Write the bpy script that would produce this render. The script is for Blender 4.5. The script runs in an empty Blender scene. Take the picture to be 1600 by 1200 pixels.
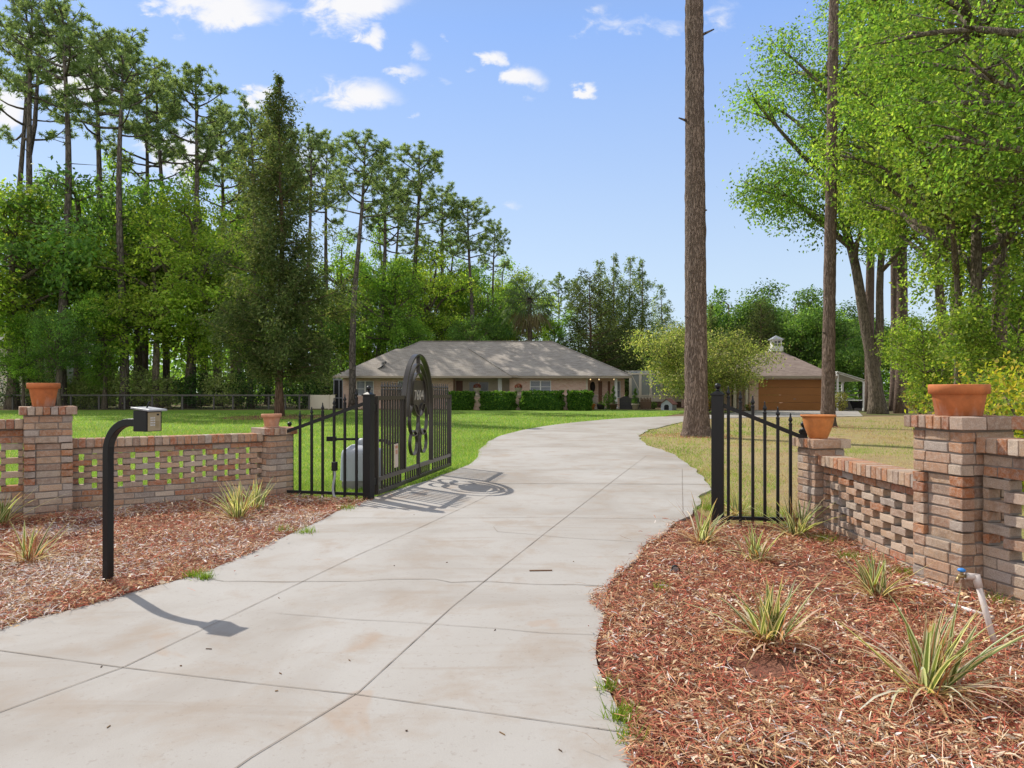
import bpy, math, random
import numpy as np
from mathutils import Vector, Matrix, noise as mnoise

sc = bpy.context.scene
col = sc.collection
RNG = np.random.default_rng(11)
random.seed(5)
F, HOR, CX, CH = 1100.0, 611.0, 800.0, 1.3      # survey of the photograph: focal length, horizon, camera height
def R(a): return math.radians(a)
def G(px, py):
    d = CH * F / (py - HOR)
    return ((px - CX) * d / F, d)
def XD(px, d): return (px - CX) * d / F
def ZD(py, d): return CH - (py - HOR) * d / F

# ------------------------------------------------------------------ materials
class NT:
    def __init__(s, name):
        s.m = bpy.data.materials.new(name); s.m.use_nodes = True
        s.t = s.m.node_tree; s.t.nodes.clear()
        s.out = s.t.nodes.new('ShaderNodeOutputMaterial')
    def n(s, typ, **kw):
        nd = s.t.nodes.new('ShaderNode' + typ)
        for k, v in kw.items():
            if hasattr(nd, k): setattr(nd, k, v)
        return nd
    def l(s, a, b): s.t.links.new(a, b)
    def val(s, inp, v):
        if hasattr(v, 'is_output') or isinstance(v, bpy.types.NodeSocket): s.l(v, inp)
        else: inp.default_value = v
    def coord(s, scale=(1,1,1), kind='Object', rot=(0,0,0)):
        tc = s.n('TexCoord'); mp = s.n('Mapping')
        mp.inputs['Scale'].default_value = scale; mp.inputs['Rotation'].default_value = rot
        s.l(tc.outputs[kind], mp.inputs[0]); return mp.outputs[0]
    def noise(s, vec, scale, detail=4, rough=.55, dist=0):
        nd = s.n('TexNoise'); s.l(vec, nd.inputs['Vector'])
        nd.inputs['Scale'].default_value = scale; nd.inputs['Detail'].default_value = detail
        nd.inputs['Roughness'].default_value = rough; nd.inputs['Distortion'].default_value = dist
        return nd.outputs['Fac']
    def ramp(s, fac, stops):
        r = s.n('ValToRGB'); e = r.color_ramp.elements
        while len(e) < len(stops): e.new(.5)
        for i, (p, c) in enumerate(stops):
            e[i].position = p; e[i].color = tuple(c) + (1,) if len(c) == 3 else c
        s.l(fac, r.inputs[0]); return r.outputs[0]
    def mix(s, fac, a, b, mode='MIX'):
        m = s.n('Mix', data_type='RGBA', blend_type=mode)
        s.val(m.inputs[0], fac)
        for i, v in ((6, a), (7, b)):
            if isinstance(v, tuple): v = v + (1,) if len(v) == 3 else v
            s.val(m.inputs[i], v)
        return m.outputs[2]
    def math(s, op, a, b=0.0, clamp=False):
        m = s.n('Math', operation=op, use_clamp=clamp); s.val(m.inputs[0], a); s.val(m.inputs[1], b); return m.outputs[0]
    def attr(s, name='Col'):
        a = s.n('Attribute'); a.attribute_name = name; return a.outputs['Color']
    def bump(s, h, strength=.3, dist=.01):
        b = s.n('Bump'); b.inputs['Strength'].default_value = strength; b.inputs['Distance'].default_value = dist
        s.l(h, b.inputs['Height']); return b.outputs[0]
    def principled(s, colr, rough=.7, metal=0, normal=None, spec=.5):
        p = s.n('BsdfPrincipled')
        if isinstance(colr, tuple): colr = colr + (1,) if len(colr) == 3 else colr
        s.val(p.inputs['Base Color'], colr); s.val(p.inputs['Roughness'], rough); p.inputs['Metallic'].default_value = metal
        p.inputs['Specular IOR Level'].default_value = spec
        if normal: s.l(normal, p.inputs['Normal'])
        s.l(p.outputs[0], s.out.inputs[0]); return s.m

M = {}
def plain(name, c, rough=.6, metal=0, nscale=30, var=.25, bump=.1, bdist=.004, spec=.5):
    t = NT(name); v = t.coord(); f = t.noise(v, nscale, 5)
    g = t.noise(v, nscale * .11, 3)
    lo = tuple(x * (1 - var) for x in c); hi = tuple(min(1, x * (1 + var)) for x in c)
    cc = t.mix(t.math('ADD', t.math('MULTIPLY', f, .6), t.math('MULTIPLY', g, .4)), lo, hi)
    M[name] = t.principled(cc, rough, metal, t.bump(f, bump, bdist), spec); return M[name]

def brick_mat(name):
    t = NT(name); v = t.coord(); c = t.attr()
    f = t.noise(v, 38, 7, .75); g = t.noise(v, 170, 4, .65); k = t.noise(v, 9, 5, .65)
    c = t.mix(t.math('MULTIPLY', t.ramp(f, [(.44, (0,0,0)), (.62, (1,1,1))]), .5), c, (.66, .56, .47))   # limewash patches
    c = t.mix(t.math('MULTIPLY', t.ramp(k, [(.52, (0,0,0)), (.74, (1,1,1))]), .45), c, (.14, .09, .065))     # weather stains
    c = t.mix(t.ramp(g, [(.3, (0,0,0)), (.75, (1,1,1))]), t.mix(.45, c, (.06,.04,.035)), c)
    h = t.math('ADD', t.math('MULTIPLY', f, .6), t.math('MULTIPLY', g, .5))
    M[name] = t.principled(c, .92, 0, t.bump(h, .9, .012), .2)
brick_mat('brick')
plain('mortar', (.235, .205, .18), .95, 0, 90, .35, .5, .006, .1)

def concrete():
    t = NT('concrete'); v = t.coord()
    big = t.noise(v, .55, 5, .6, .6); mid = t.noise(v, 2.3, 6, .65, .4); fine = t.noise(v, 130, 3, .6); sp = t.noise(v, 45, 2)
    streak = t.noise(t.coord((.35, 2.6, 1), rot=(0, 0, R(-8))), 1.6, 5, .6, .7)
    c = t.ramp(big, [(.28, (.285, .252, .218)), (.50, (.378, .355, .327)), (.70, (.43, .412, .39))])
    c = t.mix(t.math('MULTIPLY', t.ramp(mid, [(.50, (0,0,0)), (.68, (1,1,1))]), .5), c, (.30, .225, .16))
    c = t.mix(t.math('MULTIPLY', t.ramp(streak, [(.55, (0,0,0)), (.72, (1,1,1))]), .5), c, (.28, .225, .175))
    c = t.mix(t.math('MULTIPLY', t.ramp(t.noise(v, 1.1, 4, .6, 1.2), [(.64, (0,0,0)), (.70, (1,1,1))]), .3), c, (.35, .205, .105))
    c = t.mix(t.math('MULTIPLY', t.ramp(sp, [(.62, (0,0,0)), (.72, (1,1,1))]), .35), c, (.24, .20, .17))
    c = t.mix(t.math('MULTIPLY', fine, .30), c, (.30, .27, .25))
    M['concrete'] = t.principled(c, .9, 0, t.bump(t.math('ADD', fine, t.math('MULTIPLY', mid, 1.5)), .25, .004), .25)
concrete()

def ground_mats():
    t = NT('forest_floor'); v = t.coord()
    a = t.noise(v, .25, 5); b = t.noise(v, 9, 6, .7)
    c = t.mix(t.ramp(a, [(.42, (0,0,0)), (.6, (1,1,1))]), t.mix(b, (.09,.06,.04), (.26,.18,.11)), t.mix(b, (.05,.08,.02), (.17,.19,.06)))
    M['forest_floor'] = t.principled(c, .95, 0, t.bump(b, .6, .05), .1)
    t = NT('lawn'); v = t.coord()
    a = t.noise(v, .22, 4, .6); b = t.noise(v, 3, 5, .65); f = t.noise(v, 40, 5, .7)
    c = t.mix(t.ramp(a, [(.35, (0,0,0)), (.65, (1,1,1))]), (.155,.285,.032), (.215,.32,.048))
    c = t.mix(t.math('MULTIPLY', t.ramp(b, [(.45, (0,0,0)), (.75, (1,1,1))]), .45), c, (.28,.33,.07))
    c = t.mix(t.math('MULTIPLY', f, .55), c, (.09,.17,.016))
    M['lawn'] = t.principled(c, .9, 0, t.bump(t.math('ADD', f, b), .8, .04), .15)
    t = NT('dry_lawn'); v = t.coord()
    a = t.noise(v, .55, 5, .65, .5); b = t.noise(v, 3.5, 6, .7); f = t.noise(v, 45, 5, .7)
    c = t.ramp(t.math('ADD', t.math('MULTIPLY', a, .6), t.math('MULTIPLY', b, .4)),
               [(.30, (.17,.27,.04)), (.40, (.30,.30,.09)), (.48, (.44,.35,.18)), (.62, (.36,.25,.145))])
    c = t.mix(t.math('MULTIPLY', f, .5), c, (.17,.14,.06))
    M['dry_lawn'] = t.principled(c, .95, 0, t.bump(t.math('ADD', f, b), .9, .03), .1)
    t = NT('mulch_soil'); v = t.coord()
    a = t.noise(v, 1.2, 4); b = t.noise(v, 50, 6, .75); vo = t.n('TexVoronoi'); t.l(v, vo.inputs['Vector']); vo.inputs['Scale'].default_value = 60
    c = t.mix(b, (.11,.035,.024), (.38,.17,.12)); c = t.mix(t.math('MULTIPLY', t.ramp(a, [(.45,(0,0,0)),(.65,(1,1,1))]), .35), c, (.28,.18,.11))
    M['mulch_soil'] = t.principled(c, .95, 0, t.bump(t.math('ADD', b, vo.outputs['Distance']), 1, .02), .1)
ground_mats()

def attr_mat(name, rough=.85, trans=0.0, spec=.3, tint=(1,1,1), bumpy=0):
    t = NT(name); c = t.attr()
    if tint != (1,1,1): c = t.mix(1.0, c, tint, 'MULTIPLY')
    p = t.n('BsdfPrincipled'); t.l(c, p.inputs['Base Color']); p.inputs['Roughness'].default_value = rough
    p.inputs['Specular IOR Level'].default_value = spec
    if trans:
        tr = t.n('BsdfTranslucent'); t.l(t.mix(1.0, c, (1.55, 1.5, .75), 'MULTIPLY'), tr.inputs[0])
        mx = t.n('MixShader'); mx.inputs[0].default_value = trans
        t.l(p.outputs[0], mx.inputs[1]); t.l(tr.outputs[0], mx.inputs[2]); t.l(mx.outputs[0], t.out.inputs[0])
    else: t.l(p.outputs[0], t.out.inputs[0])
    M[name] = t.m
attr_mat('leaf', .6, .58, .2)
attr_mat('needle', .7, .5, .12)
attr_mat('blade', .6, .4, .25)
attr_mat('chip', .9, 0, .15)

def bark(name, dark, mid, light, vs, stretch, bd=.03):
    t = NT(name); v = t.coord((1, 1, stretch))
    vo = t.n('TexVoronoi', feature='DISTANCE_TO_EDGE'); 
    nz = t.n('TexNoise'); t.l(v, nz.inputs['Vector']); nz.inputs['Scale'].default_value = vs * .8; nz.inputs['Detail'].default_value = 4
    vec = t.n('VectorMath', operation='MULTIPLY_ADD'); t.l(nz.outputs['Color'], vec.inputs[0]); vec.inputs[1].default_value = (.28,.28,.5); t.l(v, vec.inputs[2])
    t.l(vec.outputs[0], vo.inputs['Vector']); vo.inputs['Scale'].default_value = vs
    f = t.noise(v, vs * 3, 5, .7); g = t.noise(t.coord((1,1,.3)), 1.5, 3)
    e = t.ramp(t.math('ADD', vo.outputs['Distance'], t.math('MULTIPLY', f, .12)), [(.03, (0,0,0)), (.22, (1,1,1))])
    c = t.mix(t.ramp(f, [(.3,(0,0,0)),(.75,(1,1,1))]), mid, light); c = t.mix(t.math('MULTIPLY', g, .6), c, tuple(x*.8 for x in mid)); c = t.mix(e, dark, c)
    h = t.math('ADD', t.math('MULTIPLY', e, 1.0), t.math('MULTIPLY', f, .6))
    M[name] = t.principled(c, .95, 0, t.bump(h, .9, bd), .1)
bark('pine_bark', (.145,.10,.078), (.225,.155,.12), (.40,.32,.27), 15.0, .15, .06)
bark('far_pine_bark', (.055,.045,.040), (.13,.105,.09), (.21,.18,.16), 5.0, .3, .05)
bark('oak_bark', (.07,.055,.042), (.17,.135,.10), (.30,.25,.20), 9.0, .25, .03)
bark('cedar_bark', (.07,.04,.026), (.19,.12,.08), (.28,.2,.15), 9.0, .1, .02)

plain('black_metal', (.007, .007, .0078), .42, 0, 60, .3, .05, .001, .35)
plain('gate_metal', (.032, .026, .021), .32, .0, 50, .35, .06, .001, .6)
def terracotta(name, c, rough, base):
    t = NT(name); v = t.coord(); a = t.noise(v, 9, 6, .65); b = t.noise(v, 28, 5, .7); g = t.noise(t.coord((1,1,.25)), 16, 4, .6)
    sx = t.n('SeparateXYZ'); tc = t.n('TexCoord'); t.l(tc.outputs['Object'], sx.inputs[0])
    cc = t.mix(t.ramp(a, [(.35,(0,0,0)),(.7,(1,1,1))]), tuple(x*.78 for x in c), tuple(min(1,x*1.15) for x in c))
    cc = t.mix(t.math('MULTIPLY', t.ramp(b, [(.5,(0,0,0)),(.7,(1,1,1))]), .3), cc, (.22,.10,.06))
    salt = t.math('MULTIPLY', t.ramp(t.math('ADD', g, t.math('MULTIPLY', sx.outputs[2], -base)), [(.40,(0,0,0)),(.62,(1,1,1))]), .4)   # lime salts creeping up from the foot
    cc = t.mix(salt, cc, (.56,.43,.37)); M[name] = t.principled(cc, rough, 0, t.bump(b, .2, .003), .25)
terracotta('terracotta', (.50, .165, .06), .8, 2.2); terracotta('terracotta_orange', (.54, .20, .06), .6, 8); terracotta('terracotta_pale', (.55, .27, .16), .85, 1.2)
plain('grey_plastic', (.35, .375, .41), .55, 0, 8, .1, .05, .002)
plain('white_paint', (.72, .72, .70), .55, 0, 12, .08, .05, .002)
plain('cream_paint', (.58, .52, .41), .7, 0, 9, .1, .05, .002)
plain('fascia_paint', (.33, .27, .21), .7, 0, 9, .15, .05, .002)
plain('pvc', (.55, .48, .44), .5, 0, 20, .22, .05, .001)
plain('white_pvc', (.72, .71, .69), .5, 0, 20, .15, .05, .001)
plain('brass', (.32, .23, .11), .4, .8, 30, .2, .05, .001)
plain('blue_plastic', (.03, .20, .55), .5, 0, 20, .15, .05, .001)
plain('keypad_face', (.36, .285, .175), .5, .3, 60, .15, .04, .001)
plain('keypad_button', (.55, .53, .5), .5, 0, 60, .1, .02, .001)
plain('lid_grey', (.30, .31, .33), .45, 0, 30, .2, .05, .001)
plain('fence_wood', (.10, .093, .085), .9, 0, 10, .3, .2, .004)
plain('dark_wood', (.035, .032, .034), .7, 0, 12, .3, .2, .004)
plain('brown_wood', (.105, .06, .038), .7, 0, 12, .3, .2, .004)
plain('door_wood', (.15, .055, .022), .45, 0, 10, .25, .1, .003)
plain('grey_wood', (.22, .21, .20), .9, 0, 10, .25, .2, .004)
plain('dark_hole', (.012, .012, .013), .9, 0, 10, .2)
plain('paper', (.62, .50, .42), .8, 0, 30, .15)
plain('red_roof', (.22, .095, .075), .85, 0, 14, .25, .2, .004)
plain('litter', (.03,.03,.03), .9)
plain('steel', (.30, .31, .32), .4, .7, 20, .15)
plain('pale_stone', (.40, .34, .27), .9, 0, 20, .2, .3, .004)
plain('joint_dirt', (.255, .222, .19), .95, 0, 60, .4, .3, .002, .1)

def garage_wood():
    t = NT('garage_wood'); v = t.coord((.6, 1, 9)); f = t.noise(v, 4, 6, .6, .4); g = t.noise(t.coord(), .8, 3)
    c = t.mix(f, (.33,.125,.028), (.50,.21,.055)); c = t.mix(t.math('MULTIPLY', g, .4), c, (.20,.085,.03))
    M['garage_wood'] = t.principled(c, .5, 0, t.bump(f, .15, .005), .4)
garage_wood()

def brick_wall_mat(name, c1, c2, mort):
    t = NT(name); tc = t.n('TexCoord'); sx = t.n('SeparateXYZ'); t.l(tc.outputs['Object'], sx.inputs[0])
    cb = t.n('CombineXYZ'); t.l(t.math('ADD', sx.outputs[0], sx.outputs[1]), cb.inputs[0]); t.l(sx.outputs[2], cb.inputs[1])
    b = t.n('TexBrick'); t.l(cb.outputs[0], b.inputs['Vector']); b.inputs['Scale'].default_value = 1
    b.inputs['Brick Width'].default_value = .21; b.inputs['Row Height'].default_value = .075; b.inputs['Mortar Size'].default_value = .008
    b.inputs['Color1'].default_value = c1 + (1,); b.inputs['Color2'].default_value = c2 + (1,); b.inputs['Mortar'].default_value = mort + (1,)
    b.inputs['Bias'].default_value = 0
    f = t.noise(t.coord((1, 1, 3)), 4.5, 5, .7); g = t.noise(t.coord(), .6, 3)
    c = t.mix(t.math('MULTIPLY', t.ramp(f, [(.45,(0,0,0)),(.65,(1,1,1))]), .42), b.outputs[0], (.62,.53,.46)); c = t.mix(t.math('MULTIPLY', g, .3), c, c1)
    M[name] = t.principled(c, .9, 0, t.bump(b.outputs['Fac'], -.3, .01), .2)
brick_wall_mat('house_brick', (.55,.31,.22), (.72,.52,.42), (.64,.58,.51))

def shingles(name, a, b_):
    t = NT(name); tc = t.n('TexCoord'); sx = t.n('SeparateXYZ'); t.l(tc.outputs['Object'], sx.inputs[0])
    cb = t.n('CombineXYZ'); t.l(t.math('ADD', sx.outputs[0], t.math('MULTIPLY', sx.outputs[1], .37)), cb.inputs[0]); t.l(sx.outputs[2], cb.inputs[1])
    b = t.n('TexBrick'); t.l(cb.outputs[0], b.inputs['Vector']); b.inputs['Scale'].default_value = 1
    b.inputs['Brick Width'].default_value = .33; b.inputs['Row Height'].default_value = .068; b.inputs['Mortar Size'].default_value = .006
    b.inputs['Color1'].default_value = a + (1,); b.inputs['Color2'].default_value = b_ + (1,); b.inputs['Mortar'].default_value = tuple(x * .45 for x in a) + (1,)
    g = t.noise(t.coord(), .5, 4, .6); f = t.noise(t.coord((.5, .5, 5)), 3, 6, .75)
    c = t.mix(t.math('MULTIPLY', g, .35), b.outputs[0], tuple(x * .6 for x in a)); c = t.mix(t.math('MULTIPLY', t.ramp(f, [(.4,(0,0,0)),(.65,(1,1,1))]), .55), c, b_)
    M[name] = t.principled(c, .95, 0, t.bump(t.math('ADD', b.outputs['Fac'], f), -.3, .02), .15)
shingles('house_shingle', (.305,.27,.235), (.44,.395,.35))
shingles('garage_shingle', (.235,.175,.148), (.35,.275,.235))
shingles('neighbour_shingle', (.26,.25,.24), (.38,.36,.34))

def glassy(name, c, rough=.06):
    t = NT(name); f = t.noise(t.coord(), 1.5, 3)
    M[name] = t.principled(t.mix(f, c, tuple(x * 1.8 for x in c)), rough, 0, None, .8)
glassy('window_glass', (.05, .06, .075)); glassy('dark_glass', (.010, .011, .012))
plain('blind_slats', (.30, .32, .36), .6, 0, 6, .12)
def screen():
    t = NT('screen_mesh'); tr = t.n('BsdfTransparent'); tr.inputs[0].default_value = (.86,.88,.88,1)
    d = t.n('BsdfDiffuse'); d.inputs[0].default_value = (.5,.52,.5,1); mx = t.n('MixShader'); mx.inputs[0].default_value = .5
    t.l(tr.outputs[0], mx.inputs[1]); t.l(d.outputs[0], mx.inputs[2]); t.l(mx.outputs[0], t.out.inputs[0]); M['screen_mesh'] = t.m
screen()
def lampm():
    t = NT('lit_lamp'); e = t.n('Emission'); e.inputs[0].default_value = (1, .72, .35, 1); e.inputs[1].default_value = .9; t.l(e.outputs[0], t.out.inputs[0]); M['lit_lamp'] = t.m
lampm()

# ------------------------------------------------------------------ mesh helpers
def tag(o, label=None, cat=None, group=None, kind=None):
    if label: o['label'] = label
    if cat: o['category'] = cat
    if group: o['group'] = group
    if kind: o['kind'] = kind
    return o
def empty(name, loc, label=None, cat=None, group=None, rz=0):
    o = bpy.data.objects.new(name, None); o.location = loc; o.rotation_euler = (0, 0, rz); o.empty_display_size = .2
    col.objects.link(o); return tag(o, label, cat, group)
def wloc(o):
    v = Vector((0, 0, 0))
    while o is not None: v += Vector(o.location); o = o.parent
    return v
def np_mesh(name, V, Fs, colors=None, mats=None, smooth=False, domain='FACE', mi=None):
    """V (n,3); Fs (m,k) int array or list of tuples; colours per face or per point"""
    me = bpy.data.meshes.new(name)
    V = np.asarray(V, dtype=np.float32)
    if isinstance(Fs, np.ndarray):
        m, k = Fs.shape; flat = Fs.astype(np.int32).ravel(); starts = np.arange(m, dtype=np.int32) * k; tot = np.full(m, k, dtype=np.int32)
    else:
        m = len(Fs); tot = np.array([len(f) for f in Fs], dtype=np.int32); flat = np.array([i for f in Fs for i in f], dtype=np.int32)
        starts = np.concatenate(([0], np.cumsum(tot)[:-1])).astype(np.int32)
    me.vertices.add(len(V)); me.vertices.foreach_set('co', V.ravel())
    me.loops.add(len(flat)); me.loops.foreach_set('vertex_index', flat)
    me.polygons.add(m); me.polygons.foreach_set('loop_start', starts); me.polygons.foreach_set('loop_total', tot)
    if mi is not None: me.polygons.foreach_set('material_index', np.asarray(mi, dtype=np.int32))
    if smooth: me.polygons.foreach_set('use_smooth', np.ones(m, dtype=bool))
    if colors is not None:
        c = np.asarray(colors, dtype=np.float32)
        if c.shape[1] == 3: c = np.hstack([c, np.ones((len(c), 1), dtype=np.float32)])
        a = me.attributes.new('Col', 'FLOAT_COLOR', domain); a.data.foreach_set('color', c.ravel())
    for mt in (mats or []): me.materials.append(mt)
    me.update(calc_edges=True)
    return me
def link(name, me, parent=None, loc=None):
    o = bpy.data.objects.new(name, me); col.objects.link(o)
    if parent is not None: o.parent = parent
    if loc is not None: o.location = loc
    return o

class MB:
    """collects boxes, tubes, lathes, quads; build() links them as ONE mesh object"""
    def __init__(s): s.V = []; s.F = []; s.C = []; s.c = (.5,.5,.5); s.sm = []
    def add(s, vs, fs, c=None, sm=False):
        b = len(s.V); s.V += [tuple(v) for v in vs]; s.F += [tuple(i + b for i in f) for f in fs]
        s.C += [c or s.c] * len(fs); s.sm += [sm] * len(fs); return s
    def obox(s, c, ux, size, col=None, jit=0, uz=None):
        """box centred at c, local x along ux (2D or 3D), size (lx,ly,lz)"""
        ux = Vector((ux[0], ux[1], ux[2] if len(ux) > 2 else 0)).normalized()
        uz = Vector(uz) if uz else Vector((0, 0, 1))
        uy = uz.cross(ux).normalized(); uz = ux.cross(uy)
        c = Vector(c); h = [x / 2 for x in size]; vs = []
        for k in (-1, 1):
            for j in (-1, 1):
                for i in (-1, 1):
                    p = c + ux * (i * h[0]) + uy * (j * h[1]) + uz * (k * h[2])
                    if jit: p += Vector((random.uniform(-jit, jit), random.uniform(-jit, jit), random.uniform(-jit, jit)))
                    vs.append(p)
        return s.add(vs, [(0,2,3,1),(4,5,7,6),(0,1,5,4),(2,6,7,3),(0,4,6,2),(1,3,7,5)], col)
    def box(s, x0, x1, y0, y1, z0, z1, col=None):
        return s.obox(((x0+x1)/2, (y0+y1)/2, (z0+z1)/2), (1, 0), (abs(x1-x0), abs(y1-y0), abs(z1-z0)), col)
    def bar(s, a, b, w, h=None, col=None):
        a, b = Vector(a), Vector(b); d = b - a
        up = Vector((0, 0, 1)) if abs(d.normalized().z) < .95 else Vector((0, 1, 0))
        return s.obox((a + b) / 2, d, (d.length, w, h or w), col, uz=up)
    def tube(s, pts, rad, n=8, col=None, cap=True, sm=True):
        pts = [Vector(p) for p in pts]; 
        if not hasattr(rad, '__len__'): rad = [rad] * len(pts)
        t0 = (pts[1] - pts[0]).normalized(); ref = Vector((1, 0, 0)) if abs(t0.x) < .9 else Vector((0, 1, 0))
        nx = (ref - t0 * ref.dot(t0)).normalized(); vs = []
        for i, p in enumerate(pts):
            t = ((pts[min(i+1, len(pts)-1)] - pts[max(i-1, 0)])).normalized()
            nx = (nx - t * nx.dot(t)); nx = nx.normalized() if nx.length > 1e-6 else t.orthogonal().normalized()
            ny = t.cross(nx)
            for k in range(n):
                a = 2 * math.pi * k / n; vs.append(p + nx * (rad[i] * math.cos(a)) + ny * (rad[i] * math.sin(a)))
        fs = [(i*n+k, i*n+(k+1)%n, (i+1)*n+(k+1)%n, (i+1)*n+k) for i in range(len(pts)-1) for k in range(n)]
        s.add(vs, fs, col, sm)
        if cap: b = len(s.V) - len(vs); s.F += [tuple(b + k for k in reversed(range(n))), tuple(b + (len(pts)-1)*n + k for k in range(n))]; s.C += [col or s.c] * 2; s.sm += [False] * 2
        return s
    def lathe(s, prof, c=(0, 0, 0), n=24, col=None):
        vs = []; c = Vector(c)
        for r, z in prof:
            for k in range(n): a = 2 * math.pi * k / n; vs.append(c + Vector((r * math.cos(a), r * math.sin(a), z)))
        m = len(prof); fs = [(i*n+k, i*n+(k+1)%n, (i+1)*n+(k+1)%n, (i+1)*n+k) for i in range(m-1) for k in range(n)]
        s.add(vs, fs, col, True)
        b = len(s.V) - len(vs); s.F += [tuple(b + k for k in reversed(range(n))), tuple(b + (m-1)*n + k for k in range(n))]; s.C += [col or s.c] * 2; s.sm += [False] * 2
        return s
    def ball(s, c, r, n=12, col=None, sz=1):
        return s.lathe([(max(1e-4, r * math.sin(math.pi * i / 8)), -r * sz * math.cos(math.pi * i / 8)) for i in range(9)], c, n, col)
    def build(s, name, mat, parent=None, world=True, loc=None, bevel=0):
        V = np.array(s.V, dtype=np.float64)
        if parent is not None and world: V = V - np.array(wloc(parent))
        if loc is not None: V = V - np.array(loc)
        me = np_mesh(name, V, s.F, s.C, [mat])
        me.polygons.foreach_set('use_smooth', np.array(s.sm, dtype=bool))
        o = link(name, me, parent, loc)
        if bevel:
            b = o.modifiers.new('edge', 'BEVEL'); b.width = bevel; b.segments = 2; b.limit_method = 'ANGLE'
        return o
def copy_tree(o, parent=None):
    c = o.copy(); col.objects.link(c)
    if parent is not None: c.parent = parent
    for ch in list(o.children): copy_tree(ch, c)
    return c

def in_poly(P, poly):
    x, y = P[:, 0], P[:, 1]; ins = np.zeros(len(P), bool); n = len(poly)
    for i in range(n):
        x0, y0 = poly[i]; x1, y1 = poly[(i+1) % n]
        c = ((y0 > y) != (y1 > y)) & (x < (x1 - x0) * (y - y0) / ((y1 - y0) if y1 != y0 else 1e-9) + x0); ins ^= c
    return ins
def spline(pts, k=6):
    """Catmull-Rom through 2D/3D points"""
    P = [np.array(p, float) for p in pts]; P = [2*P[0]-P[1]] + P + [2*P[-1]-P[-2]]; out = []
    for i in range(1, len(P) - 2):
        for j in range(k):
            t = j / k; a, b, c, d = P[i-1], P[i], P[i+1], P[i+2]
            out.append(.5 * ((2*b) + (-a+c)*t + (2*a-5*b+4*c-d)*t*t + (-a+3*b-3*c+d)*t**3))
    out.append(P[-2]); return [tuple(p) for p in out]

# ------------------------------------------------------------------ camera, sun, sky
cam = bpy.data.cameras.new('camera'); co = bpy.data.objects.new('camera', cam); col.objects.link(co)
co.location = (0, 0, CH); co.rotation_euler = (R(90), 0, 0)
cam.sensor_width = 36; cam.lens = 36 * F / 1600; cam.shift_y = (HOR - 600) / 1600; cam.clip_end = 3000; cam.clip_start = .05
sc.camera = co
SUN_EL = R(44); SUN_AZ = math.atan2(-.71, .70)
sd = Vector((math.sin(SUN_AZ) * math.cos(SUN_EL), math.cos(SUN_AZ) * math.cos(SUN_EL), math.sin(SUN_EL)))
sl = bpy.data.lights.new('sun', 'SUN'); so = bpy.data.objects.new('sun', sl); col.objects.link(so)
sl.energy = 3.9; sl.angle = R(.5); sl.color = (1, .94, .84); so.rotation_euler = sd.to_track_quat('Z', 'Y').to_euler(); so.location = (-20, 20, 40)
w = bpy.data.worlds.new('World'); sc.world = w; w.use_nodes = True
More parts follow.
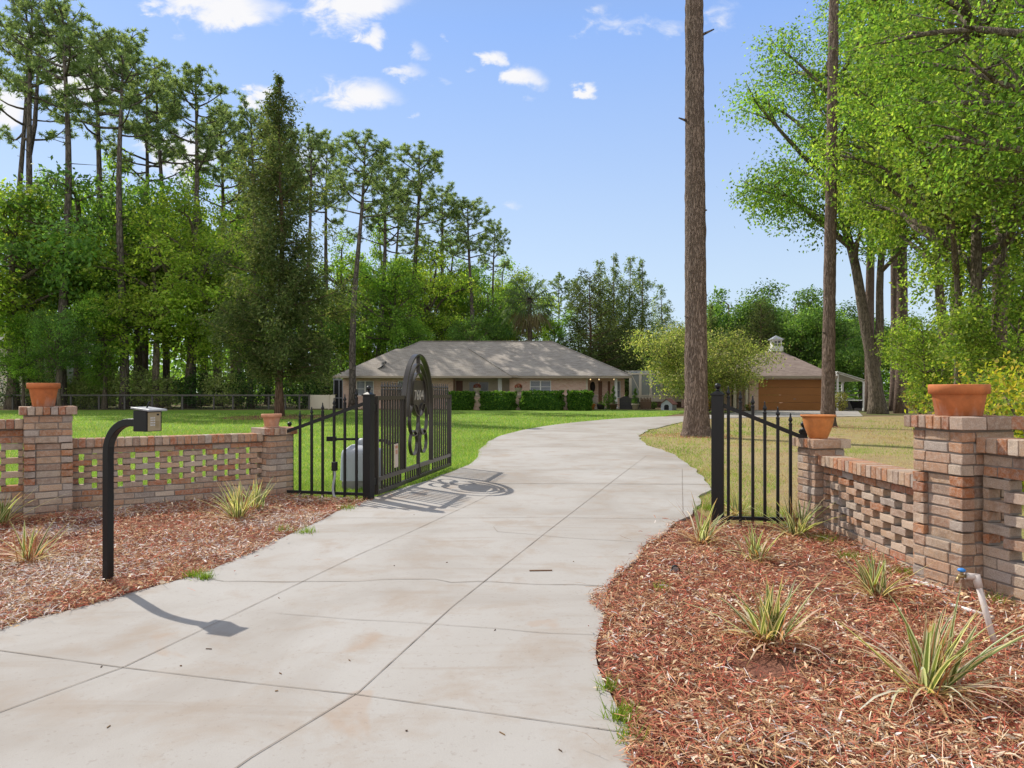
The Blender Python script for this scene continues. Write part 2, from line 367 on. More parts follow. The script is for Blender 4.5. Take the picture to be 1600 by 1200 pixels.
def build_sky():
    t = NT.__new__(NT); t.t = w.node_tree; t.t.nodes.clear()
    out = t.t.nodes.new('ShaderNodeOutputWorld'); bg = t.n('Background')
    sky = t.n('TexSky', sky_type='NISHITA'); sky.sun_disc = False; sky.sun_elevation = SUN_EL; sky.sun_rotation = SUN_AZ % (2*math.pi)
    sky.air_density = 1.0; sky.dust_density = .4; sky.ozone_density = 2.5
    tc = t.n('TexCoord'); sx = t.n('SeparateXYZ'); t.l(tc.outputs['Generated'], sx.inputs[0])
    y = t.math('MAXIMUM', sx.outputs[1], .05); u = t.math('DIVIDE', sx.outputs[0], y); v = t.math('DIVIDE', sx.outputs[2], y)
    cb = t.n('CombineXYZ'); t.l(u, cb.inputs[0]); t.l(t.math('MULTIPLY', v, 1.5), cb.inputs[1])
    n1 = t.noise(cb.outputs[0], 9, 7, .62, .3); n2 = t.noise(cb.outputs[0], 26, 6, .6, .5)
    wu = t.math('ADD', u, t.math('MULTIPLY', t.math('SUBTRACT', n2, .5), .075)); wv = t.math('ADD', v, t.math('MULTIPLY', t.math('SUBTRACT', n1, .5), .07))
    blobs = [(340,12,105,38,1),(560,8,95,40,1),(560,152,66,32,1),(240,14,30,14,.8),(405,152,32,20,1),(808,124,46,23,.95),(776,90,24,15,.8),
             (915,135,21,12,.8),(585,55,24,18,.8),(385,30,40,22,.9),(60,60,60,30,.7),(690,60,16,9,.5),(735,108,14,8,.45),(650,85,30,22,.62),(640,112,36,16,.6),(120,120,80,60,1),(285,245,75,45,1),(0,165,70,36,1),
             (800,322,30,12,.45),(1000,42,120,24,.5),(940,14,40,14,.45),(695,128,22,10,.45),(830,162,20,10,.5),(480,250,60,60,.6),(1130,20,50,40,.35),(650,178,14,8,.5)]
    acc = None
    for (px, py, rx, ry, s) in blobs:
        a = t.math('DIVIDE', t.math('SUBTRACT', wu, (px-CX)/F), rx/F); b = t.math('DIVIDE', t.math('SUBTRACT', wv, (HOR-py)/F), ry/F)
        d = t.math('ADD', t.math('MULTIPLY', a, a), t.math('MULTIPLY', b, b))
        g = t.math('MULTIPLY', t.math('EXPONENT', t.math('MULTIPLY', d, -1.0)), s); acc = g if acc is None else t.math('MAXIMUM', acc, g)
    m = t.math('ADD', acc, t.math('MULTIPLY', t.math('SUBTRACT', t.math('ADD', t.math('MULTIPLY', n1, .5), t.math('MULTIPLY', n2, .5)), .5), 1.9))
    mr = t.n('MapRange', interpolation_type='SMOOTHSTEP'); t.l(m, mr.inputs[0]); mr.inputs[1].default_value = .28; mr.inputs[2].default_value = .86
    gate = t.math('MULTIPLY', mr.outputs[0], t.math('GREATER_THAN', sx.outputs[1], .06)); gate = t.math('MULTIPLY', gate, t.ramp(acc, [(.02,(0,0,0)),(.2,(1,1,1))]))
    up = sx.outputs[2]
    grad = t.ramp(up, [(0.0, (.52/SKY_STR,.60/SKY_STR,.67/SKY_STR)), (.15, (.44/SKY_STR,.55/SKY_STR,.69/SKY_STR)), (.46, (.22/SKY_STR,.37/SKY_STR,.73/SKY_STR)), (.62, (.20/SKY_STR,.28/SKY_STR,.46/SKY_STR)), (1.0, (.20/SKY_STR,.235/SKY_STR,.31/SKY_STR))])
    base = t.mix(.82, sky.outputs[0], grad)
    # unseen broken bright cloud added behind the camera, fill light for shaded fronts
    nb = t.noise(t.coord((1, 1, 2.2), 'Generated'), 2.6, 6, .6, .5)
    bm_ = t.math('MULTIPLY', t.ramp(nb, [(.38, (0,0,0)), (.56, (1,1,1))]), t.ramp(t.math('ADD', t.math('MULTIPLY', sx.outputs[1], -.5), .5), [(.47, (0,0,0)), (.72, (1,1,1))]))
    base = t.mix(t.math('MULTIPLY', bm_, FILL_CLOUD), base, (1.45/SKY_STR, 1.36/SKY_STR, 1.24/SKY_STR))
    veil = t.math('MULTIPLY', t.math('MULTIPLY', t.noise(t.coord((1, 1, 4), 'Generated'), 3.0, 5, .6, .8), .35), t.ramp(sx.outputs[2], [(.02,(1,1,1)),(.30,(.15,.15,.15))]))
    c = t.mix(veil, base, (.46/SKY_STR, .57/SKY_STR, .70/SKY_STR))
    c = t.mix(gate, c, (.72/SKY_STR, .72/SKY_STR, .74/SKY_STR))
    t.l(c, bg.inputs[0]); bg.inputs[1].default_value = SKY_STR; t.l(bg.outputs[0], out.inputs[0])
SKY_STR = .15; FILL_CLOUD = .9
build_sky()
sc.view_settings.view_transform = 'Standard'; sc.view_settings.look = 'None'; sc.view_settings.gamma = 1; sc.view_settings.exposure = 0.4
# ------------------------------------------------------------------ ground, driveway, beds
def sheet(name, poly, z, mat, thick=0, parent=None):
    import bmesh
    bm = bmesh.new(); vs = [bm.verts.new((x, y, z)) for x, y in poly]; f = bm.faces.new(vs); f.normal_update()
    if f.normal.z < 0: f.normal_flip()
    if thick:
        r = bmesh.ops.extrude_face_region(bm, geom=[f]); nv = [g for g in r['geom'] if isinstance(g, bmesh.types.BMVert)]
        bmesh.ops.translate(bm, vec=(0, 0, -thick), verts=nv); bmesh.ops.recalc_face_normals(bm, faces=bm.faces[:])
    bmesh.ops.triangulate(bm, faces=bm.faces[:])
    me = bpy.data.meshes.new(name); bm.to_mesh(me); bm.free(); me.materials.append(mat)
    return link(name, me, parent)
S = 'structure'
tag(sheet('ground', [(-400,-30),(400,-30),(400,600),(-400,600)], 0, M['forest_floor']), kind=S)

LEFT_PX = [(0,993),(100,966),(200,936),(300,906),(400,866),(500,817),(569,787),(640,763),(700,742),(738,726),(747,709),(760,694),(784,682),(826,671.5),(895,661.5),(970,654.8),(1030,652),(1069,651),(1110,649.3),(1150,645),(1180,641.3)]
RIGHT_PX = [(1010,1230),(1000,1200),(984,1160),(955,1100),(940,1050),(936,1000),(940,960),(945,940),(958,913),(985,886),(1015,853),(1060,821),(1090,797),(1101,772),(1107,757),(1090,740),(1072,727),(1054,713.5),(1030,704.5),(1005,694),(1000,683.5),(1015,673),(1040,666.5),(1069,660),(1100,656),(1140,653.6),(1200,652.3),(1290,652),(1348,651)]
left_g = [G(*p) for p in LEFT_PX]; right_g = [G(*p) for p in RIGHT_PX]
left_s = spline([(-3.3,2.2)] + left_g[:-4], 5) + left_g[-4:]; right_s = spline(right_g[:-6], 5) + right_g[-6:]
near = [(-3.3,2.2), (-3.0,.9), (.9,.9)]
def wob(pts, a, s):
    return [(x + a*mnoise.noise((x*s, y*s, 3.3))*min(1.5, y/6), y + a*mnoise.noise((x*s, y*s, 9.1))*min(1.5, y/6)) for x, y in pts]
left_s = wob(left_s, .05, 1.3); right_s = wob(right_s, .07, 1.7)
apron = [G(1400,643.5), G(1181,641)]
drive_poly = [(.9,.9)] + right_s + [G(1340,642.6)] + left_s[::-1] + [(-3.0,.9)]
drive = tag(sheet('driveway', drive_poly, .035, M['concrete'], .06), kind=S)

# control joints and cracks of the slab: thin dirt-filled grooves
def strip(pts, w, z):
    V = []; Fc = []
    for i, p in enumerate(pts):
        a = Vector(pts[max(i-1,0)]); b = Vector(pts[min(i+1,len(pts)-1)]); d = (b - a).normalized(); n = Vector((-d.y, d.x)); ww = w * random.uniform(.6, 1.25)
        V += [(p[0]+n.x*ww/2, p[1]+n.y*ww/2, z), (p[0]-n.x*ww/2, p[1]-n.y*ww/2, z)]
    for i in range(len(pts)-1): Fc.append((2*i, 2*i+1, 2*i+3, 2*i+2))
    return V, Fc
def densify(pts, step=.12, amp=0):
    out = []
    for a, b in zip(pts[:-1], pts[1:]):
        n = max(1, int(math.dist(a, b) / step))
        for i in range(n):
            t = i / n; out.append((a[0]+(b[0]-a[0])*t, a[1]+(b[1]-a[1])*t))
    out.append(pts[-1])
    if amp: out = [(x + amp*mnoise.noise((x*3, y*3, 1)), y + amp*mnoise.noise((x*3, y*3, 5))) for x, y in out]
    return out
JOINTS = [([(-60,1020),(0,1028),(190,1055),(375,1078),(560,1099),(780,1131),(986,1161)], .0048, 0), ([(-80,1160),(0,1127),(192,1055),(378,964),(560,874),(640,838),(720,800),(790,766)], .005, 0),
          ([(330,1245),(392,1200),(560,1095),(706,958),(859,833.5),(973,743.5),(1010,715)], .0055, 0), ([(430,968),(560,978),(640,983),(735,990),(860,999),(938,1004)], .0035, .02),
          ([(300,909),(350,917),(450,917),(560,917),(600,914),(680,912),(705,918),(745,918),(850,921),(955,925)], .007, .03), ([(772,829),(779,837),(840,843),(920,849),(1013,855)], .006, .02),
          ([(400,815),(520,815),(700,815),(850,814),(1062,817)], .007, .01), ([(690,760),(760,760),(860,760),(960,760.3),(1107,760.8)], .022, 0), ([(752,736),(860,737),(980,736),(1060,736)], .012, 0),
          ([(1066,736),(1066,760),(1067,808)], .006, 0), ([(770,700),(860,700),(1015,701)], .014, 0), ([(790,681),(1003,682)], .02, 0)]
jv = []; jf = []
for pts, wd, amp in JOINTS:
    V, Fc = strip(densify([G(*p) for p in pts], .1, amp), wd, .0385); b = len(jv); jv += V; jf += [tuple(i+b for i in f) for f in Fc]
link('joint', np_mesh('joint', jv, jf, None, [M['joint_dirt']]), drive)

# brick axis data of the two curved entrance walls (mirror images about the driveway axis)
def unit(a): return Vector((math.sin(R(a)), math.cos(R(a))))
PR = Vector((2.955, 4.625)); UR = unit(-12.6)        # large pillar, right
PL = Vector((-4.86, 7.37)); UL = unit(54.4)          # large pillar, left
SR = Vector((2.90, 6.62)); SL = Vector((-2.90, 8.60))
right_wall_line = spline([tuple(PR + UR*.2), (2.905,5.15), (2.895,5.6), (2.91,6.05), (2.90,6.46)], 6)
left_wall_line = spline([tuple(PL + UL*.2), (-4.25,7.75), (-3.85,7.98), (-3.5,8.22), (-3.03,8.52)], 6)

# lawns and mulch beds
FENCE_L = (-1.684, 8.27); FENCE_R = (1.973, 6.75)
i7 = min(range(len(left_s)), key=lambda i: math.dist(left_s[i], G(569,787)))
lawn_poly = [(-60, -10), (-6.1, 6.2)] + [tuple(PL)] + left_wall_line[::4] + [tuple(SL), (-1.75, 8.22)] + [(x+.015, y) for x, y in left_s[i7:-4]] + [G(1069,645), G(1150,643), G(960,640.5), G(600,640.5), G(420,641), G(250,641), G(60,641), (-75, 48)]
tag(sheet('lawn', lawn_poly, .008, M['lawn']), kind=S)
ir = min(range(len(right_s)), key=lambda i: math.dist(right_s[i], G(1090,797)))
side_poly = [(x-.015, y) for x, y in right_s[ir:]][:-1] + [G(1440,650), (24,33), (30,20), (20,2), (3.6,2)] + [tuple(PR)] + right_wall_line[::4] + [tuple(SR), (1.98,6.72)]
tag(sheet('side_lawn', side_poly, .010, M['dry_lawn']), kind=S)
il = min(range(len(left_s)), key=lambda i: math.dist(left_s[i], G(560,790)))
mulchL = [(x, y) for x, y in left_s[:il+3]] + [(-1.75, 8.24), tuple(SL)] + left_wall_line[::-4] + [tuple(PL), (-8.0,5.1), (-8.0,2.2)]
mulchR = [(.9,.9)] + right_s[:ir+1] + [(1.98,6.74), tuple(SR)] + right_wall_line[::-4] + [tuple(PR), (3.6,1.8), (3.6,.9)]
tag(sheet('mulch_bed', mulchL, .014, M['mulch_soil']), kind=S)
tag(sheet('mulch_bed', mulchR, .014, M['mulch_soil']), kind=S)
tag(sheet('mulch_ring', [(-11.55+2.5*math.cos(a*.2618)+.25*math.sin(a*2.1), 35+3.6*math.sin(a*.2618)) for a in range(24)], .016, M['mulch_soil']), kind=S)

# mulch chips, needles and dead leaves lying loose on the beds
def chips(poly, n, box, white, seed, name):
    r = np.random.default_rng(seed); x0, x1, y0, y1 = box
    P = np.column_stack([r.uniform(x0, x1, n*4), y0 * (y1/y0) ** r.uniform(0, 1, n*4)]); 
    vis = np.abs(P[:,0]) < P[:,1] * .76 + .15; P = P[vis & in_poly(P, poly)]; P = P[np.array([mnoise.noise((p[0]*1.7, p[1]*1.7, 21)) > -.38 + .25*math.sin(i*7.7) for i, p in enumerate(P)])][:n]; n = len(P)
    stray = r.uniform(0,1,n) < .035; P = P + np.where(stray[:,None], r.normal(0,.13,(n,2)), 0); kind = r.uniform(0, 1, n); leaf = kind < .12; needle = kind > .68
    L = np.where(leaf, r.uniform(.022,.045,n), np.where(needle, r.uniform(.06,.13,n), r.uniform(.02,.07,n)))
    W = np.where(leaf, L*r.uniform(.28,.42,n), np.where(needle, r.uniform(.0015,.003,n), r.uniform(.0025,.0075,n)))
    yaw = r.uniform(0, 2*np.pi, n); tilt = r.normal(0, .28, n); roll = r.normal(0, .55, n)
    ax = np.column_stack([np.cos(yaw)*np.cos(tilt), np.sin(yaw)*np.cos(tilt), np.sin(tilt)])
    sx = np.column_stack([-np.sin(yaw)*np.cos(roll), np.cos(yaw)*np.cos(roll), np.sin(roll)])
    bump = np.array([.018 * (mnoise.noise((p[0]*2.2, p[1]*2.2, 0)) + .6) for p in P])
    C = np.column_stack([P, .018 + bump + r.uniform(0, .022, n) + np.abs(np.sin(tilt))*L*.35 + np.where(stray, .024, 0)])
    nor = np.cross(ax, sx); curl = (r.uniform(-.1, .35, n) * L)[:, None]
    a = C - ax*(L/2)[:,None]; b = C + ax*(L/2)[:,None]; s = sx*(W/2)[:,None]; cm = C + nor*curl*.5
    pin = np.where(leaf, .25, .75)[:,None]
    V = np.stack([a - s*pin, a + s*pin, cm - s, cm + s, b - s*pin, b + s*pin], 1).reshape(-1, 3)
    base = np.arange(n)[:,None]*6
    Fq = np.stack([base + np.array([[0,2,3,1]]), base + np.array([[2,4,5,3]])], 1).reshape(-1, 4)
    patch = np.array([mnoise.noise((p[0]*1.1, p[1]*1.1, 7)) for p in P])
    pal = np.array([(.42,.105,.065),(.48,.15,.09),(.34,.085,.055),(.44,.21,.12),(.24,.07,.045),(.52,.25,.16)])
    cc = pal[r.integers(0, 6, n)] * r.uniform(.7, 1.3, n)[:,None]
    tan = np.array([(.68,.51,.33),(.74,.60,.44),(.58,.41,.25),(.64,.44,.23)])[r.integers(0,4,n)] * r.uniform(.75,1.15,n)[:,None]
    pick = leaf | (r.uniform(0,1,n) < .06 + white*.25 + .22*np.clip(patch*2, 0, 1)); cc = np.where(pick[:,None], tan, cc)
    wh = r.uniform(0,1,n) < (.03 + white * np.clip(.35 + patch*1.6, 0, 1)); cc = np.where(wh[:,None], np.array([.74,.66,.61])*r.uniform(.7,1.15,n)[:,None], cc)
    nd = needle & (r.uniform(0,1,n) < .6); cc = np.where(nd[:,None], np.array([.48,.27,.13])*r.uniform(.6,1.3,n)[:,None], cc)
    o = link(name, np_mesh(name, V, Fq, np.repeat(cc, 2, 0), [M['chip']]))
    return tag(o, kind='stuff')
# chips also spill a little over the slab edge
def spill(poly, side, d): return [(x + side*d*max(0, mnoise.noise((x*2, y*2, 4))+.15) , y) for x, y in poly]
chips(spill(mulchR, -1, .12), 42000, (.3, 3.4, 2.2, 6.8), .05, 1, 'wood_mulch')
chips(spill(mulchL, 1, .10), 42000, (-6.6, -1.0, 3.3, 8.6), .46, 2, 'wood_mulch')

for cx_, cy_, n_, rr_ in ((XD(1088,19.86), 19.86, 2600, 1.3), (XD(1293,25.2), 25.2, 1500, 1.3)):
    chips([(cx_+rr_*math.cos(a)*(1+.3*math.sin(3*a+cx_)), cy_+rr_*math.sin(a)) for a in np.linspace(0,6.28,17)[:-1]], n_, (cx_-1.8, cx_+1.8, cy_-1.6, cy_+1.6), .0, 7, 'needle_litter')
# grass blades
def blades(poly, n, pyr, seed, pal, dens=None, hgt=1.0, name='grass', z=.008, dry=None):
    r = np.random.default_rng(seed)
    px = r.uniform(-40, 1640, n*3); t = r.uniform(0, 1, n*3); py = pyr[0] + (pyr[1]-pyr[0]) * t
    D = CH*F/(py-HOR); P = np.column_stack([(px-CX)*D/F, D]); P += r.normal(0, .06, P.shape) * (D/10)[:,None]; D = P[:,1]
    k = in_poly(P, poly)
    if dens is not None: k &= np.array([r.uniform() < dens(p[0], p[1]) for p in P])
    P = P[k][:n]; D = D[k][:n]; n = len(P)
    sc_ = np.clip(D/9, .8, 4.5)
    h = r.uniform(.03,.065,n)*hgt*np.clip(D/14,.9,1.5); w_ = r.uniform(.004,.008,n)*sc_*.9
    yaw = r.uniform(0, 2*np.pi, n); lean = r.normal(0, .55, (n,2))*h[:,None]
    sx = np.column_stack([np.cos(yaw), np.sin(yaw), np.zeros(n)])*w_[:,None]/2
    b = np.column_stack([P, np.full(n, z)]); tip = b + np.column_stack([lean, h])
    V = np.stack([b - sx, b + sx, tip], 1).reshape(-1,3); Fq = np.arange(n*3).reshape(-1,3)
    pal = np.array(pal); cc = pal[r.integers(0, len(pal), n)]*r.uniform(.7,1.3,n)[:,None]
    fld = np.array([mnoise.noise((p[0]*.45, p[1]*.3, 13)) + .6*mnoise.noise((p[0]*1.6, p[1]*1.1, 17)) for p in P])
    if dry is not None:
        d2 = np.array(dry)[r.integers(0, len(dry), n)]*r.uniform(.7,1.25,n)[:,None]; cc = np.where((fld + r.normal(0,.14,n) > -.04)[:,None], d2, cc)
    else: cc *= (1 + .35*np.clip(fld, -.6, .6))[:,None]
    return tag(link(name, np_mesh(name, V, Fq, cc, [M['blade']])), kind='stuff')
GREEN = [(.185,.335,.04),(.235,.375,.052),(.145,.28,.033),(.29,.39,.075),(.41,.40,.17)]
blades(lawn_poly, 150000, (646, 800), 5, GREEN)
DRY = [(.21,.33,.045),(.46,.40,.17),(.54,.45,.24),(.32,.35,.08),(.40,.31,.16),(.16,.28,.03)]
def side_d(x, y):
    return .30 + .9*max(0, mnoise.noise((x*.8, y*.5, 2)) + .15) + (.5 if x < 1.9 and y < 8.5 else 0)
blades(side_poly, 70000, (655, 830), 6, DRY[:1]+DRY[3:4]+DRY[5:]+[(.24,.33,.06)], side_d, 1.0, dry=[(.42,.31,.17),(.50,.40,.22),(.33,.22,.13),(.46,.38,.16)])
# greener tufts round the driveway's right tip and along the slab edge by the gate
tip = [(x+.0, y) for x, y in right_s[ir-1:ir+40]]
blades([(x-.02, y) for x, y in right_s[ir:ir+70]] + [(4.6,17),(3.9,10),(3.0,8.4),(2.6,7.0)], 44000, (660, 812), 8, GREEN[:4]+[(.2,.22,.05)], lambda x, y: max(0, .75 + 1.3*mnoise.noise((x*.9, y*.45, 5))), 1.0)
edge = [(x+.05+.07*mnoise.noise((x*3, y*3, 2))*max(1,y/10), y) for x, y in left_s[i7:i7+48]]
blades(edge + [(x-.6, y) for x, y in edge[::-1]], 26000, (662, 795), 9, GREEN[:4], None, 1.3)
def tuft_patch(px, py, n, rad, seed):
    x, y = G(px, py); pts = [(x + rad*math.cos(a)*(1+.3*math.sin(3*a)), y + rad*.7*math.sin(a)) for a in np.linspace(0, 6.28, 12)[:-1]]
    r = np.random.default_rng(seed); P = np.array([[x,y]]) + r.normal(0, rad*.5, (n,2)); h = r.uniform(.03,.08,n)
    yaw = r.uniform(0,6.28,n); sx = np.column_stack([np.cos(yaw),np.sin(yaw),np.zeros(n)])*.003
    b = np.column_stack([P, np.full(n,.03)]); tp = b + np.column_stack([r.normal(0,.03,(n,2)), h])
    return np.stack([b-sx, b+sx, tp],1).reshape(-1,3)
V = np.vstack([tuft_patch(*a) for a in [(322,912,120,.05,1),(300,909,60,.04,2),(478,838,90,.09,3),(445,835,60,.08,4),(970,1135,120,.06,5),(952,1090,60,.04,6),(1035,930,50,.05,7),(985,1170,60,.05,8),(1330,880,140,.12,9),(1290,850,120,.12,10),(1410,905,80,.1,11),(1560,950,40,.08,12),(540,800,80,.1,13),(1110,800,160,.14,14)]])
link_g = tag(link('edge_weeds', np_mesh('edge_weeds', V, np.arange(len(V)).reshape(-1,3), np.array([(.17,.26,.03)]*(len(V)//3))*RNG.uniform(.6,1.4,(len(V)//3,1)), [M['blade']])), kind='stuff')

# ------------------------------------------------------------------ bricks
BP = [(.54,.33,.21),(.50,.30,.19),(.58,.39,.26),(.46,.28,.185),(.60,.45,.33),(.52,.38,.29),(.53,.28,.155),(.43,.29,.21),(.62,.50,.39),(.56,.38,.25),(.50,.42,.36)]
def bcol(warm=0):
    c = random.choice(BP); k = random.uniform(.84, 1.12)
    if warm and random.random() < warm: c = random.choice([(.50,.20,.085),(.54,.25,.12),(.46,.19,.10)])
    return tuple(x*k for x in c)
CP, BH = .0705, .0595
def pillar(base, u, side, ncourse, panel, name, label, group):
    e = empty(name, (base[0], base[1], 0), label, 'pillar', group)
    b = MB(); core = MB(); u = Vector((u[0], u[1])); v = Vector((u.y, -u.x)); dirs = [(u, v), (v, -u), (-u, -v), (-v, u)]; hs = side/2; w_ = .092
    def brick(p, d, l, z, th=w_, setb=0, col=None):
        b.obox((base[0]+p.x, base[1]+p.y, z), d, (l-.009, th, BH), col or bcol(), .003)
    for k in range(ncourse):
        z = CP*k + BH/2 - .005
        pan = panel and panel[0] <= k < panel[1]
        for q, (a, n) in enumerate(dirs):
            # face with outward normal n, running along a
            if pan:
                brick(a*(-hs+.05) + n*(hs-.05), a, .102, z, .1, col=bcol(.45))
                L = side - .2; brick(n*(hs-w_/2-.028), a, L, z)
            else:
                flip = k % 2
                s0 = -hs + (w_ if flip else 0); s1 = hs - (0 if flip else w_)
                L = s1 - s0; cut = .2 if (L > .25) else L
                if cut < L:
                    off = s0 + (cut/2 if flip else L-cut/2); brick(a*off + n*(hs-w_/2), a, cut, z)
                    off = s0 + (cut + (L-cut)/2 if flip else (L-cut)/2); brick(a*off + n*(hs-w_/2), a, L-cut, z)
                else: brick(a*(s0+L/2) + n*(hs-w_/2), a, L, z)
    H = CP*ncourse
    if panel:
        for z0, z1, m in ((-.03, panel[0]*CP-.004, .018), (panel[0]*CP-.004, panel[1]*CP-.006, .075), (panel[1]*CP-.006, H, .018)): core.obox((base[0], base[1], (z0+z1)/2), u, (side-m, side-m, z1-z0))
    else: core.obox((base[0], base[1], (H-.03)/2), u, (side-.018, side-.018, H+.03))
    b.build('shaft', M['brick'], e, bevel=.005); core.build('mortar_core', M['mortar'], e)
    c = MB(); hc = hs + .038; zc = H + .04
    for q, (a, n) in enumerate(dirs):
        flat = q in (1, 3)
        s0, s1 = -hc, hc - .2 if False else hc - .1
        L = s1 - s0; nb = max(1, round(L/(.2 if flat else .068)))
        for i in range(nb):
            p = a*(s0 + L*(i+.5)/nb) + n*(hc-.05)
            c.obox((base[0]+p.x, base[1]+p.y, zc), a, (L/nb-.007, .1, .082), bcol(.4), .003)
    c.obox((base[0], base[1], zc-.003), u, (side-.13, side-.13, .07), (.27,.24,.21))
    c.build('cap', M['brick'], e, bevel=.005)
    return e, H + .081
eR, HR = pillar(PR, UR, .40, 15, (5, 11), 'brick_pillar', 'tall brick pillar right of the driveway under the wide terracotta pot', 'brick gate pillars')
eL, HL = pillar(PL, UL, .42, 15, (5, 11), 'brick_pillar', 'tall brick pillar with recessed panel, left of the keypad post', 'brick gate pillars')
eSR, HSR = pillar(SR, unit(-8), .30, 11, None, 'brick_pillar', 'short brick pillar carrying the orange bell-shaped pot, right of the driveway', 'brick gate pillars')
eSL, HSL = pillar(SL, unit(40), .32, 11, None, 'brick_pillar', 'short brick pillar carrying the pale salmon pot, beside the left fence panel', 'brick gate pillars')

def lattice_wall(line, base_n, lat_n, top_n, bl, gap, label, name='brick_wall', CP=.0705):
    """pierced single-wythe wall following a plan line, rowlock coping on top"""
    P = [Vector(p) for p in line]; cum = [0]
    for a, b_ in zip(P[:-1], P[1:]): cum.append(cum[-1] + (b_-a).length)
    Lt = cum[-1]
    def atl(s):
        s = max(0, min(Lt, s)); i = max(0, min(len(P)-2, next((j for j in range(len(cum)-1) if cum[j+1] >= s), len(P)-2)))
        t = (s - cum[i]) / max(1e-6, cum[i+1]-cum[i]); return P[i].lerp(P[i+1], t), (P[i+1]-P[i]).normalized()
    m = atl(Lt/2)[0]; e = empty(name, (m.x, m.y, 0), label, 'wall', 'pierced brick walls')
    b = MB(); mo = MB(); pitch = bl + gap; BH = CP - .011
    def lay(s0, s1, z, th, h=CP-.011, warm=.1):
        s0, s1 = max(0, s0), min(Lt, s1)
        if s1 - s0 < .03: return
        p, _ = atl((s0+s1)/2); a = atl(s0)[0]; c = atl(s1)[0]; d = (c - a)
        b.obox((p.x, p.y, z), d, (s1-s0-.008, th, h), bcol(warm), .0034)
    for k in range(base_n + lat_n + top_n):
        z = CP*k + BH/2 - .005
        if base_n <= k < base_n + lat_n:
            s = -pitch + (pitch/2 if k % 2 else 0)
            while s < Lt: 
                lay(s, s + bl, z, .098 + random.uniform(-.008, .008)); s += pitch
        else:
            s = -.2 + (.1 if k % 2 else 0)
            while s < Lt: lay(s, s + .2, z, .096 if k < base_n else .086, warm=.1 if k < base_n else .6); s += .2
    # mortar: solid bands at base and top, thin beds between lattice courses
    H = CP*(base_n+lat_n+top_n)
    N = max(2, int(Lt/.12))
    for i in range(N):
        a = atl(Lt*i/N)[0]; c = atl(Lt*(i+1)/N)[0]; mid = (a+c)/2; L = (c-a).length*1.02
        mo.obox((mid.x, mid.y, base_n*CP/2-.02), c-a, (L, .082, base_n*CP+.03)); mo.obox((mid.x, mid.y, H-top_n*CP/2-.004), c-a, (L, .074, top_n*CP+.006))
        for k in range(base_n, base_n+lat_n):
            pass
    for k in range(base_n, base_n+lat_n+1):
        s = (pitch/2 if k % 2 else 0) - pitch
        while s < Lt:       # a bed joint wherever bricks of neighbouring courses overlap
            for s0, s1 in ((s, s + (bl-pitch/2)), (s + pitch/2, s + bl)):
                s0, s1 = max(0,s0), min(Lt,s1)
                if s1-s0 > .01:
                    p, d = atl((s0+s1)/2); mo.obox((p.x, p.y, CP*k-.0055), d, (s1-s0, .084, .0125))
            s += pitch
    b.build('lattice', M['brick'], e, bevel=.0045); mo.build('mortar', M['mortar'], e)
    c = MB(); n = int(Lt/.072)
    for i in range(n):
        p, d = atl(Lt*(i+.5)/n); c.obox((p.x, p.y, H+.048), d, (Lt/n-.007, .20, .094), bcol(.45), .002)
        c.obox((p.x, p.y, H+.045), d, (Lt/n+.004, .188, .08), (.27,.24,.21))
    c.build('coping', M['brick'], e, bevel=.005)
    return e
lattice_wall(right_wall_line, 2, 7, 1, .2, .09, 'low curved pierced brick wall joining the two brick pillars right of the driveway', CP=.062)
lattice_wall(left_wall_line, 4, 6, 1, .2, .043, 'low pierced brick wall behind the keypad post, joining the two left pillars', CP=.0635)
lattice_wall([tuple(PR - UR*.2 + Vector((.0,0))), tuple(PR - UR*1.2), tuple(PR - UR*2.4)], 4, 7, 2, .19, .10, 'higher pierced brick wall at the right edge, behind the garden tap')
lattice_wall([tuple(PL - UL*.21), tuple(PL - UL*1.3), tuple(PL - UL*3.0)], 4, 7, 2, .19, .10, 'higher pierced brick wall running off the left edge of the photo')

# ------------------------------------------------------------------ terracotta pots
def pot(x, y, z, prof, mat, label, rot=0, saucer=None):
    e = empty('flower_pot', (x, y, z), label, 'flower pot', 'pots on the gate pillars')
    m = MB(); m.lathe(prof, (0,0,0), 40); m.build('pot_body', mat, e, world=False)
    s = MB(); r = prof[-1][0]; s.lathe([(.01,prof[-1][1]+.004),(r*.98,prof[-1][1]+.006)], (0,0,0), 32, (.1,.06,.04)); s.build('soil', M['mulch_soil'], e, world=False)
    if saucer: q = MB(); q.lathe([(saucer*.9,0),(saucer,.018),(saucer*.94,.018),(saucer*.9,.006)], (0,0,0), 32); q.build('saucer', mat, e, world=False)
    return e
def rimmed(rt, rb, h, rim, t=.012): # bottom, wall, band rim, lip, inside
    return [(rb*.96,0),(rb,.004),(rt-.022,h-rim-.004),(rt-.020,h-rim),(rt-.001,h-rim+.004),(rt,h-.006),(rt-.004,h),(rt-t,h),(rt-t-.01,h-.045)]
pot(PL.x-.03, PL.y-.02, HL, rimmed(.150,.098,.245,.06), M['terracotta'], 'deep tapered terracotta pot on the tall left pillar')
pot(SL.x-.03, SL.y-.02, HSL, rimmed(.122,.078,.165,.045), M['terracotta_pale'], 'small pale salmon pot on a saucer, on the short left pillar', saucer=.095)
pot(PR.x-.02, PR.y, HR, rimmed(.176,.134,.205,.064), M['terracotta'], 'wide squat terracotta pot with dusty base on the tall right pillar')
pot(SR.x-.03, SR.y-.02, HSR, [(.078,0),(.082,.005),(.10,.05),(.122,.11),(.134,.165),(.138,.185),(.139,.20),(.152,.203),(.158,.214),(.155,.221),(.143,.221),(.135,.18)], M['terracotta_orange'], 'orange bell-shaped pot with flared lip on the short right pillar')

